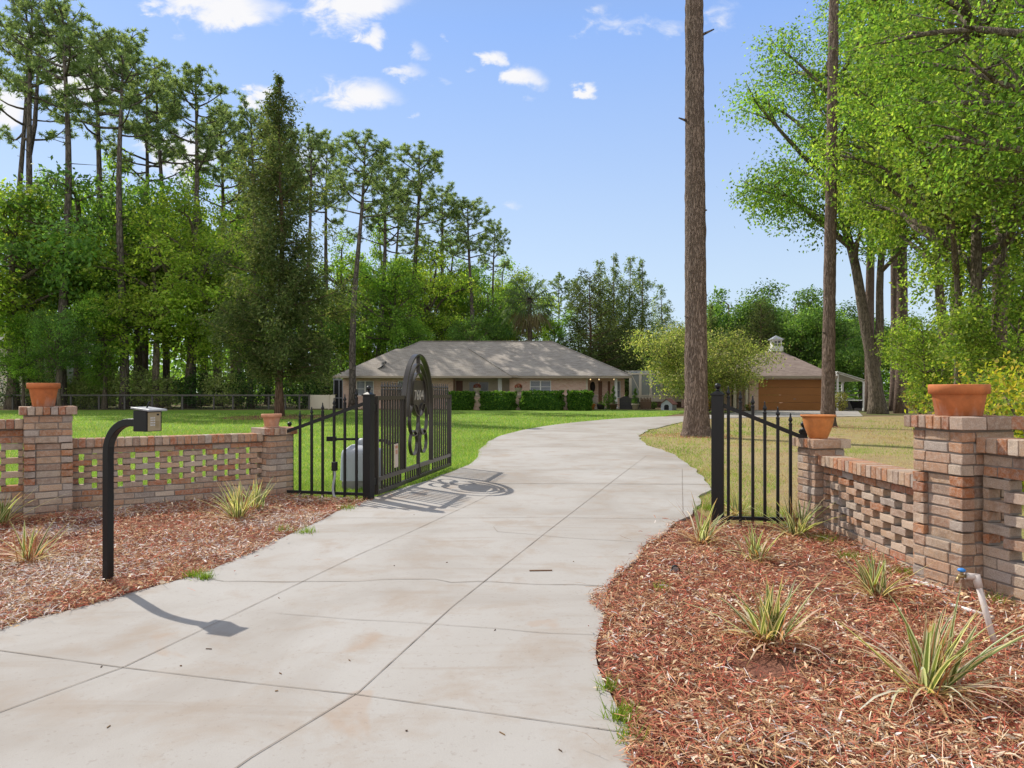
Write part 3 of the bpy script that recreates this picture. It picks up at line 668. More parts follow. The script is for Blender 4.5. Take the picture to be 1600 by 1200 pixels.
# ------------------------------------------------------------------ iron fence, gate posts, gate
def finial(m, x, y, z, s=1.0):
    s *= 1.2
    m.lathe([(.011*s,0),(.017*s,.006*s),(.010*s,.016*s),(.008*s,.024*s),(.015*s,.034*s),(.016*s,.042*s),(.009*s,.058*s),(.005*s,.075*s),(.0065*s,.082*s),(.001,.095*s)], (x,y,z), 10)
def gate_post(x, y, label, side=.102, h=1.245, deg=21):
    e = empty('gate_post', (x, y, 0), label, 'gate post', 'black gate posts')
    d = unit(deg); m = MB(); m.obox((0,0,h/2-.05), d, (side, side, h+.1)); m.build('post', M['black_metal'], e, world=False, bevel=.006)
    c = MB(); c.obox((0,0,h+.008), d, (side+.016, side+.016, .018))
    hh = side/2*.95; a = d*hh; b_ = Vector((d.y,-d.x))*hh
    q = [(a+b_), (a-b_), (-a-b_), (-a+b_)]; c.add([(p.x,p.y,h+.017) for p in q] + [(p.x*.25,p.y*.25,h+.045) for p in q], [(0,1,5,4),(1,2,6,5),(2,3,7,6),(3,0,4,7),(4,5,6,7)])
    c.build('cap', M['black_metal'], e, world=False)
    f = MB(); f.lathe([(.012,h+.04),(.018,h+.05),(.014,h+.062)], (0,0,0), 12); f.ball((0,0,h+.088), .029, 16); f.build('ball_finial', M['black_metal'], e, world=False)
    return e
gate_post(*FENCE_L, 'black square gate post with ball finial, at the hinge of the open gate')
gate_post(*FENCE_R, 'black square gate post with ball finial on the right of the driveway', .112, 1.26)

def fence_panel(a, b, za, zb, tips, end, label, zr=.085):
    """sloped top rail from a (at pillar) to b (at gate post); pickets at fractions"""
    A, B = Vector(a), Vector(b); e = empty('fence_panel', ((a[0]+b[0])/2, (a[1]+b[1])/2, 0), label, 'fence panel', 'sloped iron fence panels')
    m = MB(); m.bar((a[0],a[1],zr), (b[0],b[1],zr), .030, .034); m.build('bottom_rail', M['black_metal'], e)
    n = 10; pts = []
    for i in range(n+1):
        t = i/n; p = A.lerp(B, t); pts.append(Vector((p.x, p.y, za + (zb-za)*(t**1.0) )))
    m = MB()
    for i in range(n): m.bar(pts[i], pts[i+1], .028, .038)
    m.build('top_rail', M['black_metal'], e)
    for t, zt in tips:
        p = A.lerp(B, t); m = MB(); dd = (B-A).normalized()
        m.obox((p.x, p.y, (zt-.1+.01)/2+.0), dd, (.026,.026, zt-.1-.01+.04)); finial(m, p.x, p.y, zt-.09, 1.05); m.build('picket', M['black_metal'], e)
    if end:
        x, y, h = end; m = MB(); d = unit(21); m.obox((x,y,h/2), d, (.07,.07,h)); m.obox((x,y,h+.008), d, (.088,.088,.018)); m.lathe([(.05,h+.017),(.022,h+.045),(.014,h+.06)], (x,y,0), 12); m.ball((x,y,h+.085), .029, 14); m.build('end_post', M['black_metal'], e)
    return e
def interp(px, tabl): return np.interp(px, [t[0] for t in tabl], [t[1] for t in tabl])
LA = (-2.72, 8.52); pl = lambda t: (LA[0]+(FENCE_L[0]-LA[0])*t, LA[1]+(FENCE_L[1]-LA[1])*t)
tl = []
for px, ty in [(469,645),(487,639),(504.3,632.5),(522,625),(539,619),(556.8,611)]:
    ts = np.linspace(0,1,200); k = min(ts, key=lambda t: abs(CX + F*pl(t)[0]/pl(t)[1] - px)); tl.append((k, ZD(ty, pl(k)[1])))
fence_panel(LA, FENCE_L, ZD(674,8.52), ZD(628,8.27), tl, (-2.80,8.86,.80), 'sloped black iron fence panel left of the gate, beside the grey cabinet')
RA = (2.78, 6.64); pr_ = lambda t: (RA[0]+(FENCE_R[0]-RA[0])*t, RA[1]+(FENCE_R[1]-RA[1])*t)
tr_ = []
for px, ty in [(1138,607.7),(1157,615.6),(1176,622),(1195,631.7),(1215,640),(1235,649.5)]:
    ts = np.linspace(0,1,200); k = min(ts, key=lambda t: abs(CX + F*pr_(t)[0]/pr_(t)[1] - px)); tr_.append((k, ZD(ty, pr_(k)[1])))
fence_panel(RA, FENCE_R, ZD(686,6.64), ZD(630,6.75), tr_, (2.89,6.98,.885), 'sloped black iron fence panel between the right gate post and short pillar')
# junction box and conduit on a picket
e = empty('conduit_box', (pl(.58)[0], pl(.58)[1]-.05, 0), 'small black box with curved grey conduit strapped to a fence picket', 'conduit')
bx, by = pl(.585); m = MB(); m.obox((bx+.015, by-.045, ZD(728,by)), (1,-.2), (.055,.06,.105)); m.build('box', M['black_metal'], e, bevel=.004)
m = MB(); m.tube(spline([(bx+.015,by-.05,ZD(735,by)), (bx+.02,by-.055,.30), (bx+.0,by-.06,.16), (bx+.02,by-.075,.06), (bx+.09,by-.10,.012), (bx+.12,by-.12,-.02)], 6), .014, 10); m.build('conduit', M['lid_grey'], e)

# ---- open gate leaf
GA = Vector((-1.63, 8.47)); GB = Vector((-1.037, 11.76)); GU = (GB-GA).normalized(); GL = (GB-GA).length; GN = Vector((GU.y, -GU.x))
gate = empty('driveway_gate', (GA.x, GA.y, 0), 'open dark metal driveway gate with oval arch and number plate', 'gate')
def gp(t, z, o=0): p = GA + GU*(t*GL) + GN*o; return (p.x, p.y, z)
ZT, ZM, ZB = 1.215, .235, .075
gm = MB()
for t in (0, 1): gm.bar(gp(t,ZB-.02), gp(t,ZT+.025), .05, .05)
gm.bar(gp(.008,ZB), gp(.992,ZB), .045, .05); gm.bar(gp(.008,ZM), gp(.992,ZM), .045, .05)
T0, T1, TC = .292, .672, .487
gm.bar(gp(.008,ZT), gp(T0,ZT), .045, .05); gm.bar(gp(T1,ZT), gp(.992,ZT), .045, .05)
gm.build('frame', M['gate_metal'], gate)
for t in list(np.linspace(.055, T0-.035, 8)) + list(np.linspace(T1+.03, .955, 8)):
    m = MB(); m.bar(gp(t,ZB), gp(t,ZT+.105), .025, .025); p = gp(t, 0); finial(m, p[0], p[1], ZT+.095, .95); m.build('picket', M['gate_metal'], gate)
for t in list(np.linspace(T0+.03, T1-.03, 12)):
    m = MB(); m.bar(gp(t,ZB), gp(t,ZM), .022, .022); m.build('short_picket', M['gate_metal'], gate)
for t in (T0-.012, T1+.01):
    m = MB(); m.bar(gp(t,ZM), gp(t,ZT), .035, .03); m.build('stile', M['gate_metal'], gate)
def band(name, a0, a1, ct, cz, rt, rz, w_, th, n=40, legs=None):
    """flat ring of bar stock in the gate's plane; w_ deep, th thick; legs prolongs both ends down"""
    V = []; Fc = []; pts = []
    for i in range(n+1):
        a = a0 + (a1-a0)*i/n; pts.append((rt*math.cos(a), rz*math.sin(a), math.cos(a)/rt, math.sin(a)/rz))
    if legs is not None: pts = [(rt, legs-cz, 1, 0)] + pts + [(-rt, legs-cz, -1, 0)]
    closed = legs is None and abs(a1-a0) > 6.2
    for (s, z, ns, nz) in pts:
        l = math.hypot(ns, nz); ns /= l; nz /= l
        for (k, o) in ((-.5,-.5),(.5,-.5),(.5,.5),(-.5,.5)):
            q = GA + GU*(ct*GL + s + ns*th*k) + GN*(w_*o); V.append((q.x, q.y, cz + z + nz*th*k))
    N = len(pts)
    for i in range(N-1):
        for k in range(4): Fc.append((i*4+k, i*4+(k+1)%4, (i+1)*4+(k+1)%4, (i+1)*4+k))
    if not closed: Fc += [(3,2,1,0), tuple((N-1)*4+k for k in range(4))]
    m = MB(); m.add(V, Fc); return m.build(name, M['gate_metal'], gate)
wid = (T1-T0)*GL/2
band('outer_arch', 0, math.pi, TC, 1.05, wid, .765, .068, .028, 40, ZM+.02)
band('inner_arch', 0, math.pi, TC, 1.04, wid*.72, .645, .058, .024, 40, .95)
band('oval_ring', 0, 2*math.pi, TC, 1.25, wid*.485, .305, .058, .022, 48)
for sgn in (-1, 1):
    band('round_ring', 0, 2*math.pi, TC+sgn*.060, .895, .195, .225, .048, .017, 40)
    band('round_ring', 0, 2*math.pi, TC+sgn*.066, .575, .155, .17, .045, .016, 36)
m = MB(); m.bar(gp(TC,1.55), gp(TC,1.80), .05, .045); m.build('crest_bar', M['gate_metal'], gate)
m = MB(); m.bar(gp(TC,ZB), gp(TC,.95), .05, .04); m.build('centre_bar', M['gate_metal'], gate)
m = MB(); q = []
for i in range(24):
    a = 2*math.pi*i/24; q.append((max(-.88,min(.88,math.cos(a)*1.15)), max(-.72,min(.74,math.sin(a)*1.1))))
V = [gp(TC + c*wid*.47/GL, 1.235 + s*.29, o) for o in (-.006, .006) for c, s in q]; n = 24
m.add(V, [tuple(range(n)), tuple(reversed(range(n, 2*n)))] + [(i, (i+1)%n, n+(i+1)%n, n+i) for i in range(n)]); plate = m.build('number_plate', M['gate_metal'], gate)
fc = bpy.data.curves.new('number', 'FONT'); fc.body = '7604'; fc.size = .205; fc.extrude = .003; fc.align_x = 'CENTER'; fc.align_y = 'CENTER'; fc.space_character = 1.08; fc.offset = .0
fo = bpy.data.objects.new('number_src', fc); col.objects.link(fo); bpy.context.view_layer.update()
me = bpy.data.meshes.new_from_object(fo.evaluated_get(bpy.context.evaluated_depsgraph_get())); bpy.data.objects.remove(fo); me.name = 'number'
mat4 = Matrix(((GU.x, 0, GN.x, 0), (GU.y, 0, GN.y, 0), (0, 1, 0, 0), (0, 0, 0, 1)))
p = gp(TC, 1.235, .0115); mat4.translation = Vector(p) - Vector((GA.x, GA.y, 0)); me.transform(mat4); me.materials.clear(); plain('number_metal', (.50,.46,.40), .35, .2, 40, .1); me.materials.append(M['number_metal'])
link('number', me, plate)
for z in (.22, 1.10):
    m = MB(); m.bar((FENCE_L[0]+.02, FENCE_L[1]+.06, z), gp(0, z), .03, .08); m.build('hinge', M['black_metal'], gate)
tagm = empty('paper_tag', gp(.165,.50,.05), 'narrow paper tag hanging from the gate release lever', 'tag')
m = MB(); m.obox(gp(.165,.475,.052), (GU.x,GU.y), (.135,.006,.30)); m.build('card', M['paper'], tagm)
m = MB(); m.obox(gp(.165,.585,.0572), (GU.x,GU.y), (.09,.003,.035)); m.obox(gp(.165,.52,.0572), (GU.x,GU.y), (.07,.003,.05)); m.build('printed_panel', M['terracotta_pale'], tagm)
# swing-gate operator cabinet and arm
gx, gd = XD(566, 9.45), 9.45
cab = empty('gate_operator', (gx, gd, 0), 'grey domed gate operator cabinet on the lawn behind the fence panel', 'gate operator')
m = MB(); m.obox((gx,gd,.055), (1,.15), (.50,.42,.13)); m.build('plinth', M['grey_wood'], cab)
prof = [(.275,.12),(.265,.40),(.258,.48),(.245,.515),(.20,.54),(.14,.58)]
V = []; 
for r_, z in prof:
    for k in range(24):
        a = 2*math.pi*k/24; c, s = math.cos(a), math.sin(a); q = (abs(c)**4+abs(s)**4)**-.25; V.append((gx + r_*q*c, gd + r_*.8*q*s, z))
m = MB(); m.add(V, [(i*24+k, i*24+(k+1)%24, (i+1)*24+(k+1)%24, (i+1)*24+k) for i in range(5) for k in range(24)] + [tuple(5*24+k for k in range(24))], None, True); m.build('housing', M['grey_plastic'], cab)
m = MB(); m.lathe([(.085,.55),(.082,.64),(.06,.665),(.02,.67)], (gx+.02,gd,0), 20); m.build('cap', M['grey_plastic'], cab)
m = MB(); zz = .655; m.bar((XD(511,9.35),9.35,zz+.01), (XD(525,9.35),9.35,zz+.01), .07, .06); m.bar((XD(520,9.35),9.35,zz+.005), (gx,gd,zz-.0), .03, .03); m.bar((gx,gd,zz), (XD(604,9.4),9.4,zz-.02), .03, .035)
m.bar((XD(602,9.4),9.4,zz-.02), (XD(609,9.35),9.35,zz-.05), .03, .05); m.bar((XD(608,9.35),9.35,zz-.05), gp(.21,zz-.03,.02), .018, .02); m.build('swing_arm', M['black_metal'], cab)

# ---- keypad on a gooseneck post
kx, ky = G(169, 917); kp = empty('keypad_stand', (kx, ky, 0), 'black gooseneck post holding a gate keypad box above the left mulch bed', 'keypad post')
nf = Vector((.937,-.353)); ac = Vector((XD(217,4.58), 4.58)); bc = ac + nf*.075
path = [(kx,ky,-.05),(kx,ky,.3),(kx,ky,.7),(kx,ky,.88)]; r_ = .20; hd = Vector((ac.x-kx, ac.y-ky)).normalized()
for i in range(1, 9):
    a = math.pi/2*i/8; path.append((kx+hd.x*r_*(1-math.cos(a)), ky+hd.y*r_*(1-math.cos(a)), .895+r_*math.sin(a)))
path.append((ac.x, ac.y, .895+r_))
V = []; Fc = []; side = Vector((-hd.y, hd.x, 0)); hw = .0245
for i, p in enumerate(path):
    p = Vector(p); t = (Vector(path[min(i+1,len(path)-1)]) - Vector(path[max(i-1,0)])).normalized(); nn = side.cross(t).normalized()
    for (a, b_) in ((-1,-1),(1,-1),(1,1),(-1,1)): V.append(p + side*(a*hw) + nn*(b_*hw))
for i in range(len(path)-1):
    for k in range(4): Fc.append((i*4+k, i*4+(k+1)%4, (i+1)*4+(k+1)%4, (i+1)*4+k))
m = MB(); m.add(V, Fc + [(3,2,1,0), tuple((len(path)-1)*4+k for k in range(4))]); m.build('post', M['black_metal'], kp, bevel=.004)
zc = 1.108; m = MB(); m.obox((bc.x,bc.y,zc), nf, (.11,.125,.135)); m.build('box', M['black_metal'], kp, bevel=.004)
lid = MB(); lid.obox((bc.x+nf.x*.012,bc.y+nf.y*.012,zc+.076), (nf.x,nf.y,-.10), (.16,.145,.012), uz=(nf.x*.10,nf.y*.10,1)); lid.build('lid', M['lid_grey'], kp, bevel=.003)
sv = Vector((-nf.y, nf.x)); fcx = bc + nf*.056
m = MB(); m.obox((fcx.x,fcx.y,zc-.004), nf, (.006,.098,.118)); face = m.build('face_panel', M['keypad_face'], kp)
m = MB()
for i in range(4):
    for j in range(3): q = fcx + nf*.004 - sv*(.028 - .013*j); m.obox((q.x,q.y,zc+.02-.0155*i), nf, (.004,.0085,.0095))
m.build('buttons', M['keypad_button'], face)
m = MB(); q = fcx + nf*.004 + sv*.026; m.obox((q.x,q.y,zc+.040), nf, (.004,.016,.010)); m.build('sensor', M['dark_hole'], face)
m = MB()
for i in range(5): q = fcx + nf*.0035 + sv*.022; m.obox((q.x,q.y,zc-.005-.009*i), nf, (.002,.028,.003))
m.build('speaker_slots', M['brass'], face)
m = MB(); m.tube([(bc.x-nf.x*.02+.012,bc.y,zc+.08),(bc.x+.012,bc.y,zc+.125)], .005, 6); m.build('antenna', M['black_metal'], kp)

# ---- garden tap, white pipe, spot lamp
tx, ty = G(1560, 1018); tp = empty('garden_tap', (tx, ty, 0), 'leaning pvc standpipe with a blue-handled tap beside the right brick wall', 'tap')
t3 = Vector((tx-.045, ty+.10, .345)); m = MB(); m.tube([(tx,ty,-.03), t3], .0145, 12); m.tube([t3 - Vector((-.006,.013,.05)), t3 + Vector((-.001,.0,.012))], .0190, 12); m.tube([t3 + Vector((.012,0,0)), t3 + Vector((-.055,.0,.006))], .0170, 12); m.build('standpipe', M['pvc'], tp)
m = MB(); m.tube([t3+Vector((-.05,0,.006)), t3+Vector((-.095,-.002,.004))], .0095, 10); m.tube([t3+Vector((-.088,-.002,.006)), t3+Vector((-.105,-.004,-.028))], [.009,.0075], 10); m.tube([t3+Vector((-.075,0,.006)), t3+Vector((-.075,0,.03))], .006, 8); m.build('tap', M['brass'], tp)
m = MB(); hh = t3+Vector((-.075,0,.036)); m.lathe([(.004,-.008),(.017,-.006),(.020,.0),(.017,.006),(.006,.010)], hh, 12); m.build('handle', M['blue_plastic'], tp)
pp = empty('water_pipe', (*G(1515,965), 0), 'white pvc pipe lying on the mulch at the foot of the right brick wall', 'pipe')
a_, b_ = G(1552,978), G(1484,958); c_, d_ = G(1500,938), G(1418,913)
m = MB(); m.tube([(a_[0],a_[1],.045),(b_[0],b_[1],.05)], .0125, 10); m.build('pipe_length', M['white_pvc'], pp)
m = MB(); m.tube([(c_[0],c_[1],.03),((c_[0]+d_[0])/2,(c_[1]+d_[1])/2,.038),(d_[0],d_[1],.035)], .0115, 10); m.build('pipe_length', M['white_pvc'], pp)
lx, ly = G(1055, 900); lp = empty('spot_lamp', (lx, ly, 0), 'small black garden spotlight lying in the mulch by the driveway edge', 'spotlight')
m = MB(); m.tube([(lx+.005,ly+.05,.05),(lx,ly,.052),(lx-.004,ly-.03,.05)], [.018,.026,.032], 14); m.tube([(lx,ly+.01,.03),(lx,ly+.02,-.05)], .006, 6); m.build('lamp_body', M['black_metal'], lp)
m = MB(); m.tube([(lx-.0044,ly-.031,.05),(lx-.0047,ly-.0335,.05)], .024, 14); m.build('lens', M['steel'], lp)

# ---- variegated strappy plants
def plant(px, py, hgt, wid_, n, dry, seed, label, green=1.0):
    hgt *= 1.0; n = int(n*1.0); dry = int(dry*1.5); r = random.Random(seed); x, y = G(px, py); e = empty('strap_leaf_plant', (x, y, 0), label, 'plant', 'strappy garden plants')
    V = []; Fc = []; C = []; DV = []; DF = []; DC = []
    def leaf(V, Fc, C, az, L, lean, droop, w_, cols, ox, oy):
        d = Vector((math.cos(az), math.sin(az), 0)); sd_ = Vector((-d.y, d.x, 0)); tipdry = r.random() < .55; p = Vector((ox, oy, .0)); ang = math.pi/2 - lean; b = len(V); ns = 7
        for i in range(ns):
            t = i/(ns-1); ww = w_*(1 - t**2.2)*(.55+.9*min(1,t*3)) + .0008
            up = Vector((0,0,1))*math.cos(ang) - d*math.sin(ang) if False else (d*(-math.sin(ang)) + Vector((0,0,1))*math.cos(ang))
            for s, lift in ((-1,.35),(-.55,.1),(.55,.1),(1,.35)): V.append(p + sd_*(s*ww/2) + up*(lift*ww*.5))
            p = p + (d*math.cos(ang) + Vector((0,0,1))*math.sin(ang))*(L/(ns-1)); ang -= droop/(ns-1)*(.3+1.6*t)
        for i in range(ns-1):
            for k in range(3): Fc.append((b+i*4+k, b+i*4+k+1, b+(i+1)*4+k+1, b+(i+1)*4+k)); C.append((.50,.36,.22) if (i == ns-2 and tipdry) else ((.40,.24,.13) if i == 0 and tipdry else cols[k]))
    for i in range(n):
        az = r.uniform(0, 2*math.pi); lean = abs(r.gauss(.35, .30)) + .05; L = hgt*r.uniform(.65,1.15)/max(.55, math.cos(min(lean,.9)))
        k = r.uniform(.75,1.25)*green; g = (.13*k+.03*r.random(), .19*k, .06*k); cr = tuple(c*r.uniform(.85,1.1) for c in (.62,.62,.40)); 
        if r.random() < .2: g = (.22*k,.27*k,.05*k)
        leaf(V, Fc, C, az, L, min(lean,1.0), r.uniform(.05,.75), r.uniform(.013,.022)*(wid_/.35)**.3, (cr,g,cr), r.gauss(0,.025), r.gauss(0,.025))
    for i in range(dry):
        az = r.uniform(0, 2*math.pi); up = r.random() < .35
        c = r.choice([(.64,.53,.39),(.55,.41,.26),(.70,.62,.52),(.46,.26,.15)]); c = tuple(v*r.uniform(.8,1.15) for v in c)
        if up: c = tuple(v*r.uniform(.8,1.2) for v in (.30,.14,.08))
        leaf(DV, DF, DC, az, hgt*r.uniform(.6,1.25)*(1 if up else 1.05), r.uniform(.1,.7) if up else r.uniform(.7,1.25), r.uniform(.1,.5) if up else r.uniform(.9,1.7), r.uniform(.003,.0055) if up else r.uniform(.006,.012), (c,c,c), r.gauss(0,.03), r.gauss(0,.03))
    for q in DV: q.z = max(q.z, .022 + .012*r.random())
    link('leaves', np_mesh('leaves', V, Fc, C, [M['blade']]), e); link('dry_leaves', np_mesh('dry_leaves', DV, DF, DC, [M['blade']]), e)
    return e
plant(1452,1092,.44,.45,34,40,1,'big cream-edged strappy plant nearest the camera, in front of the garden tap')
plant(1203,1012,.36,.40,36,44,2,'cream-edged strappy plant with a fan of leaves in the middle of the right mulch bed')
plant(1368,938,.30,.40,26,48,3,'sprawling strappy plant with many dry leaves beside the tall right pillar')
plant(1180,880,.30,.30,22,26,4,'narrow strappy plant between the two larger ones on the right, below the iron fence panel')
plant(1243,842,.36,.40,34,34,5,'full strappy plant at the foot of the short right pillar')
plant(1096,853,.40,.42,14,40,6,'thin wiry brown and green plant at the slab edge below the right gate post')
plant(1150,806,.26,.25,12,20,15,'small sparse strappy plant under the right iron fence panel')
plant(372,815,.40,.42,46,26,7,'dense green strappy plant in front of the short left pillar')
plant(400,800,.36,.35,24,14,16,'light green strappy plant touching the short left pillar', 1.1)
plant(48,882,.34,.42,12,46,8,'mostly dry strappy plant with reddish stems in the left mulch bed')
plant(-2,826,.42,.42,40,24,9,'grey-green strappy plant cut by the left edge of the photo')
# fallen twigs and specks on the slab
m = MB()
for i in range(16):
    px = random.uniform(150,900); py = random.uniform(800,1190); x, y = G(px, py)
    if not in_poly(np.array([[x,y]]), drive_poly)[0]: continue
    a = random.uniform(0,3.14); L = random.choice([.008,.012,.018,.03]); m.obox((x,y,.0375), (math.cos(a),math.sin(a)), (L,.003 if L>.015 else .005,.004), random.choice([(.16,.09,.05),(.25,.17,.10),(.11,.075,.055)]))
x, y = G(845,900); m.obox((x,y,.0395), (1,.06), (.16,.012,.006), (.17,.10,.06))
tag(m.build('fallen_twigs', M['chip']), kind='stuff')
# ------------------------------------------------------------------ house
HY = 52.0
def X52(px, d=HY): return XD(px, d)
house = empty('house', (-2, HY, 0), 'long low brick house with a grey-brown hip roof behind the clipped hedges', 'house')
WH = 2.36
def wallseg(x0, x1, y, holes=(), th=.2, mat='house_brick', h=WH, m=None):
    """wall along x with openings (x0,x1,z0,z1) left open"""
    m = m if m is not None else MB(); xs = x0
    for (a, b, z0, z1) in sorted(holes):
        m.box(xs, a, y, y+th, 0, h); 
        if z0 > 0: m.box(a, b, y, y+th, 0, z0)
        m.box(a, b, y, y+th, z1, h); xs = b
    m.box(xs, x1, y, y+th, 0, h); return m
def window(parent, x0, x1, z0, z1, y, sash='double', blinds=True, dark=False, frame='white_paint', label=None):
    m = MB(); t = .055; yy = y + .05
    m.box(x0, x0+t, yy-.07, yy+.03, z0, z1); m.box(x1-t, x1, yy-.07, yy+.03, z0, z1); m.box(x0+t, x1-t, yy-.07, yy+.03, z1-t, z1); m.box(x0+t, x1-t, yy-.09, yy+.03, z0, z0+t)
    n = 2 if sash == 'double' else 1
    if n == 2: xm = (x0+x1)/2; m.box(xm-.05, xm+.05, yy-.062, yy+.03, z0+t, z1-t)
    zm = (z0+z1)/2 - .05
    for i in range(n):
        a = x0+t + i*((x1-x0)/2 - t + .05) if n == 2 else x0+t; b = a + ((x1-x0)/2 - t - .05 if n == 2 else x1-x0-2*t)
        if not dark: m.box(a, b, yy-.045, yy+.02, zm-.02, zm+.02)
    f = m.build('window', M[frame], parent)
    g = MB(); g.box(x0+t*.6, x1-t*.6, yy+.035, yy+.045, z0+t*.6, z1-t*.6); g.build('pane', M['dark_glass' if dark else 'window_glass'], f)
    if blinds:
        b = MB()
        for i in range(n):
            a = x0+t + i*((x1-x0)/2 - t + .05) if n == 2 else x0+t; bb = a + ((x1-x0)/2 - t - .05 if n == 2 else x1-x0-2*t)
            z = zm + .06 if blinds == 'half' else z0 + t + .04
            while z < z1 - t - .03: b.box(a+.02, bb-.02, yy+.012, yy+.030, z, z+.05); z += .065
        b.build('blind', M['blind_slats'], f)
    return f
xa, xb = X52(536), X52(981)
p0, p1 = X52(708), X52(796); q0 = X52(916)
wins = [(X52(557), X52(584), ZD(618,HY), ZD(595,HY)), (X52(622), X52(656), ZD(616,HY), ZD(595,HY)), (X52(828), X52(861), ZD(612,HY), ZD(594.5,HY))]
m = wallseg(xa, p0, HY, [wins[0], wins[1]]); m.box(xa, xa+.2, HY+.2, HY+11, 0, WH); m.box(p0-.2, p0, HY+.2, HY+2, 0, WH); m.build('wall', M['house_brick'], house)
m = wallseg(p1, q0, HY, [wins[2]])
m.box(xb-.2, xb, HY+1.7, HY+11, 0, WH); m.box(p1, p1+.2, HY+.2, HY+2.0, 0, WH); m.box(q0-.2, q0, HY+.2, HY+1.5, 0, WH)
ry = HY + 1.5
dwin = (X52(963.5, ry), X52(969.5, ry), ZD(622,ry), ZD(595,ry))
d1 = (X52(935,ry), X52(941,ry), 0, 2.05); d2 = (X52(949.5,ry), X52(953.5,ry), 0, 2.05)
wallseg(q0, xb, ry, [d1, d2, dwin], m=m)
m.build('wall', M['house_brick'], house)
m = MB(); wy = HY + 2.0
pw = (X52(732,wy), X52(764,wy), .15, ZD(596,wy)); pd = (X52(712.5,wy), X52(723,wy), 0, 2.08)
wallseg(p0, p1, wy, [pw, pd], m=m); m.build('porch_wall', M['cream_paint'], house)
for wv in wins: window(house, *wv, HY, blinds='half' if wv is wins[1] else True)
window(house, *pw, wy, blinds='half', dark=True, frame='cream_paint')
window(house, *dwin, ry, sash='single', blinds='half')
for d in (d1, d2):
    mm = MB(); mm.box(d[0], d[1], ry+.04, ry+.1, 0, d[3]); o = mm.build('door', M['door_wood'], house)
    k = MB(); k.ball((d[1]-.09, ry+.02, .95), .035, 8); k.build('knob', M['brass'], o)
mm = MB(); mm.box(pd[0], pd[1], wy+.04, wy+.1, 0, pd[3]); o = mm.build('door', M['door_wood'], house); k = MB(); k.ball((pd[1]-.09, wy+.02, .95), .035, 8); k.build('knob', M['brass'], o)
for px, wd in ((781,.28),(962.5,.2),(917,.14)):
    mm = MB(); x = X52(px); mm.box(x-wd/2, x+wd/2, HY-.02, HY+.16, .04, WH); mm.box(x-wd/2-.04, x+wd/2+.04, HY-.06, HY+.2, 0, .12); mm.build('porch_post', M['white_paint' if px != 917 else 'cream_paint'], house)
mm = MB(); mm.box(p0-.1, p1, HY-.3, HY+2.0, -.02, .06); mm.build('porch_floor', M['concrete'], house)
mm = MB(); mm.box(q0, xb, HY-.3, ry, -.02, .06); mm.build('porch_floor', M['concrete'], house)
# soffit, fascia, roof
EZ = 2.30; E0, E1, EY0, EY1 = X52(531,51.3), X52(986,51.3), 51.3, 64.6
mm = MB(); mm.box(E0+.02, E1-.02, EY0+.02, EY1-.02, WH-.02, WH+.04); mm.build('soffit', M['cream_paint'], house)
mm = MB()
mm.box(E0, E1, EY0-.03, EY0, EZ-.06, EZ+.10); mm.box(E0-.03, E0, EY0-.03, EY1, EZ-.06, EZ+.10); mm.box(E1, E1+.03, EY0-.03, EY1, EZ-.06, EZ+.10); mm.build('fascia', M['fascia_paint'], house)
rl, rr, rz_, ryd = X52(657,57.9), X52(862,57.9), ZD(533.5,57.9), 57.95
mm = MB(); z0 = EZ + .11; o_ = .05
A = [(E0-o_,EY0-o_,z0),(E1+o_,EY0-o_,z0),(E1+o_,EY1,z0),(E0-o_,EY1,z0),(rl,ryd,rz_),(rr,ryd,rz_)]
mm.add(A, [(0,1,5,4),(2,3,4,5),(1,2,5),(3,0,4),(3,2,1,0)])
wx = X52(799,50.6); wr = X52(733,54.2); wz = ZD(545,54.2); 
B = [(E0-.3,50.55,z0-.02),(wx,50.55,z0-.02),(wr,54.2,wz),(E0+3.6,54.2,wz),(wr,57.0,wz),(E0+3.6,57.0,wz),(wx,55,z0-.02)]
mm.add(B, [(0,1,2,3),(1,6,4,2),(2,4,5,3)])
# slight unevenness of the shingled planes comes from the tab courses themselves
mm.build('roof', M['house_shingle'], house)
mm = MB(); mm.bar((rl,ryd,rz_+.02),(rr,ryd,rz_+.02), .22, .05); mm.bar((rr,ryd,rz_+.015),(E1+o_,EY0-o_,z0+.02), .16, .035); mm.bar((rl,ryd,rz_+.015),(E0-o_,EY0-o_,z0+.02), .16, .035); mm.bar((wr,54.2,wz+.015),(wx,50.55,z0), .16, .035); mm.build('ridge_cap', M['house_shingle'], house)
mm = MB(); mm.box(E0-.3, wx, 50.50, 50.55, EZ-.06, EZ+.09); mm.box(wx-.02, wx+.02, 50.55, 51.3, EZ-.06, EZ+.09); mm.box(E0-.28, wx-.03, 50.56, 51.28, WH-.03, WH+.02); mm.build('wing_fascia', M['fascia_paint'], house)
mm = MB(); mm.box(X52(803,51.2)-.1, X52(803,51.2)+.3, 51.08, 51.25, EZ-.02, EZ+.14); mm.build('gutter_end', M['fascia_paint'], house)
for px in (922.5, 936, 959.5):
    mm = MB(); x = XD(px, 52.8); mm.lathe([(.02,.0),(.05,.03),(.05,.08),(.02,.10)], (x,52.8,2.12), 10); mm.build('porch_light', M['lit_lamp'], house)
mm = MB(); x = XD(926,ry-.02); mm.lathe([(.01,0),(.22,.02)], (0,0,0), 16); V_ = [(x+a*.9, ry-.03+c*.5, 1.62+b*1.9) for a, b, c in mm.V]; mm.V = V_; mm.build('wall_wreath', M['dark_wood'], house)
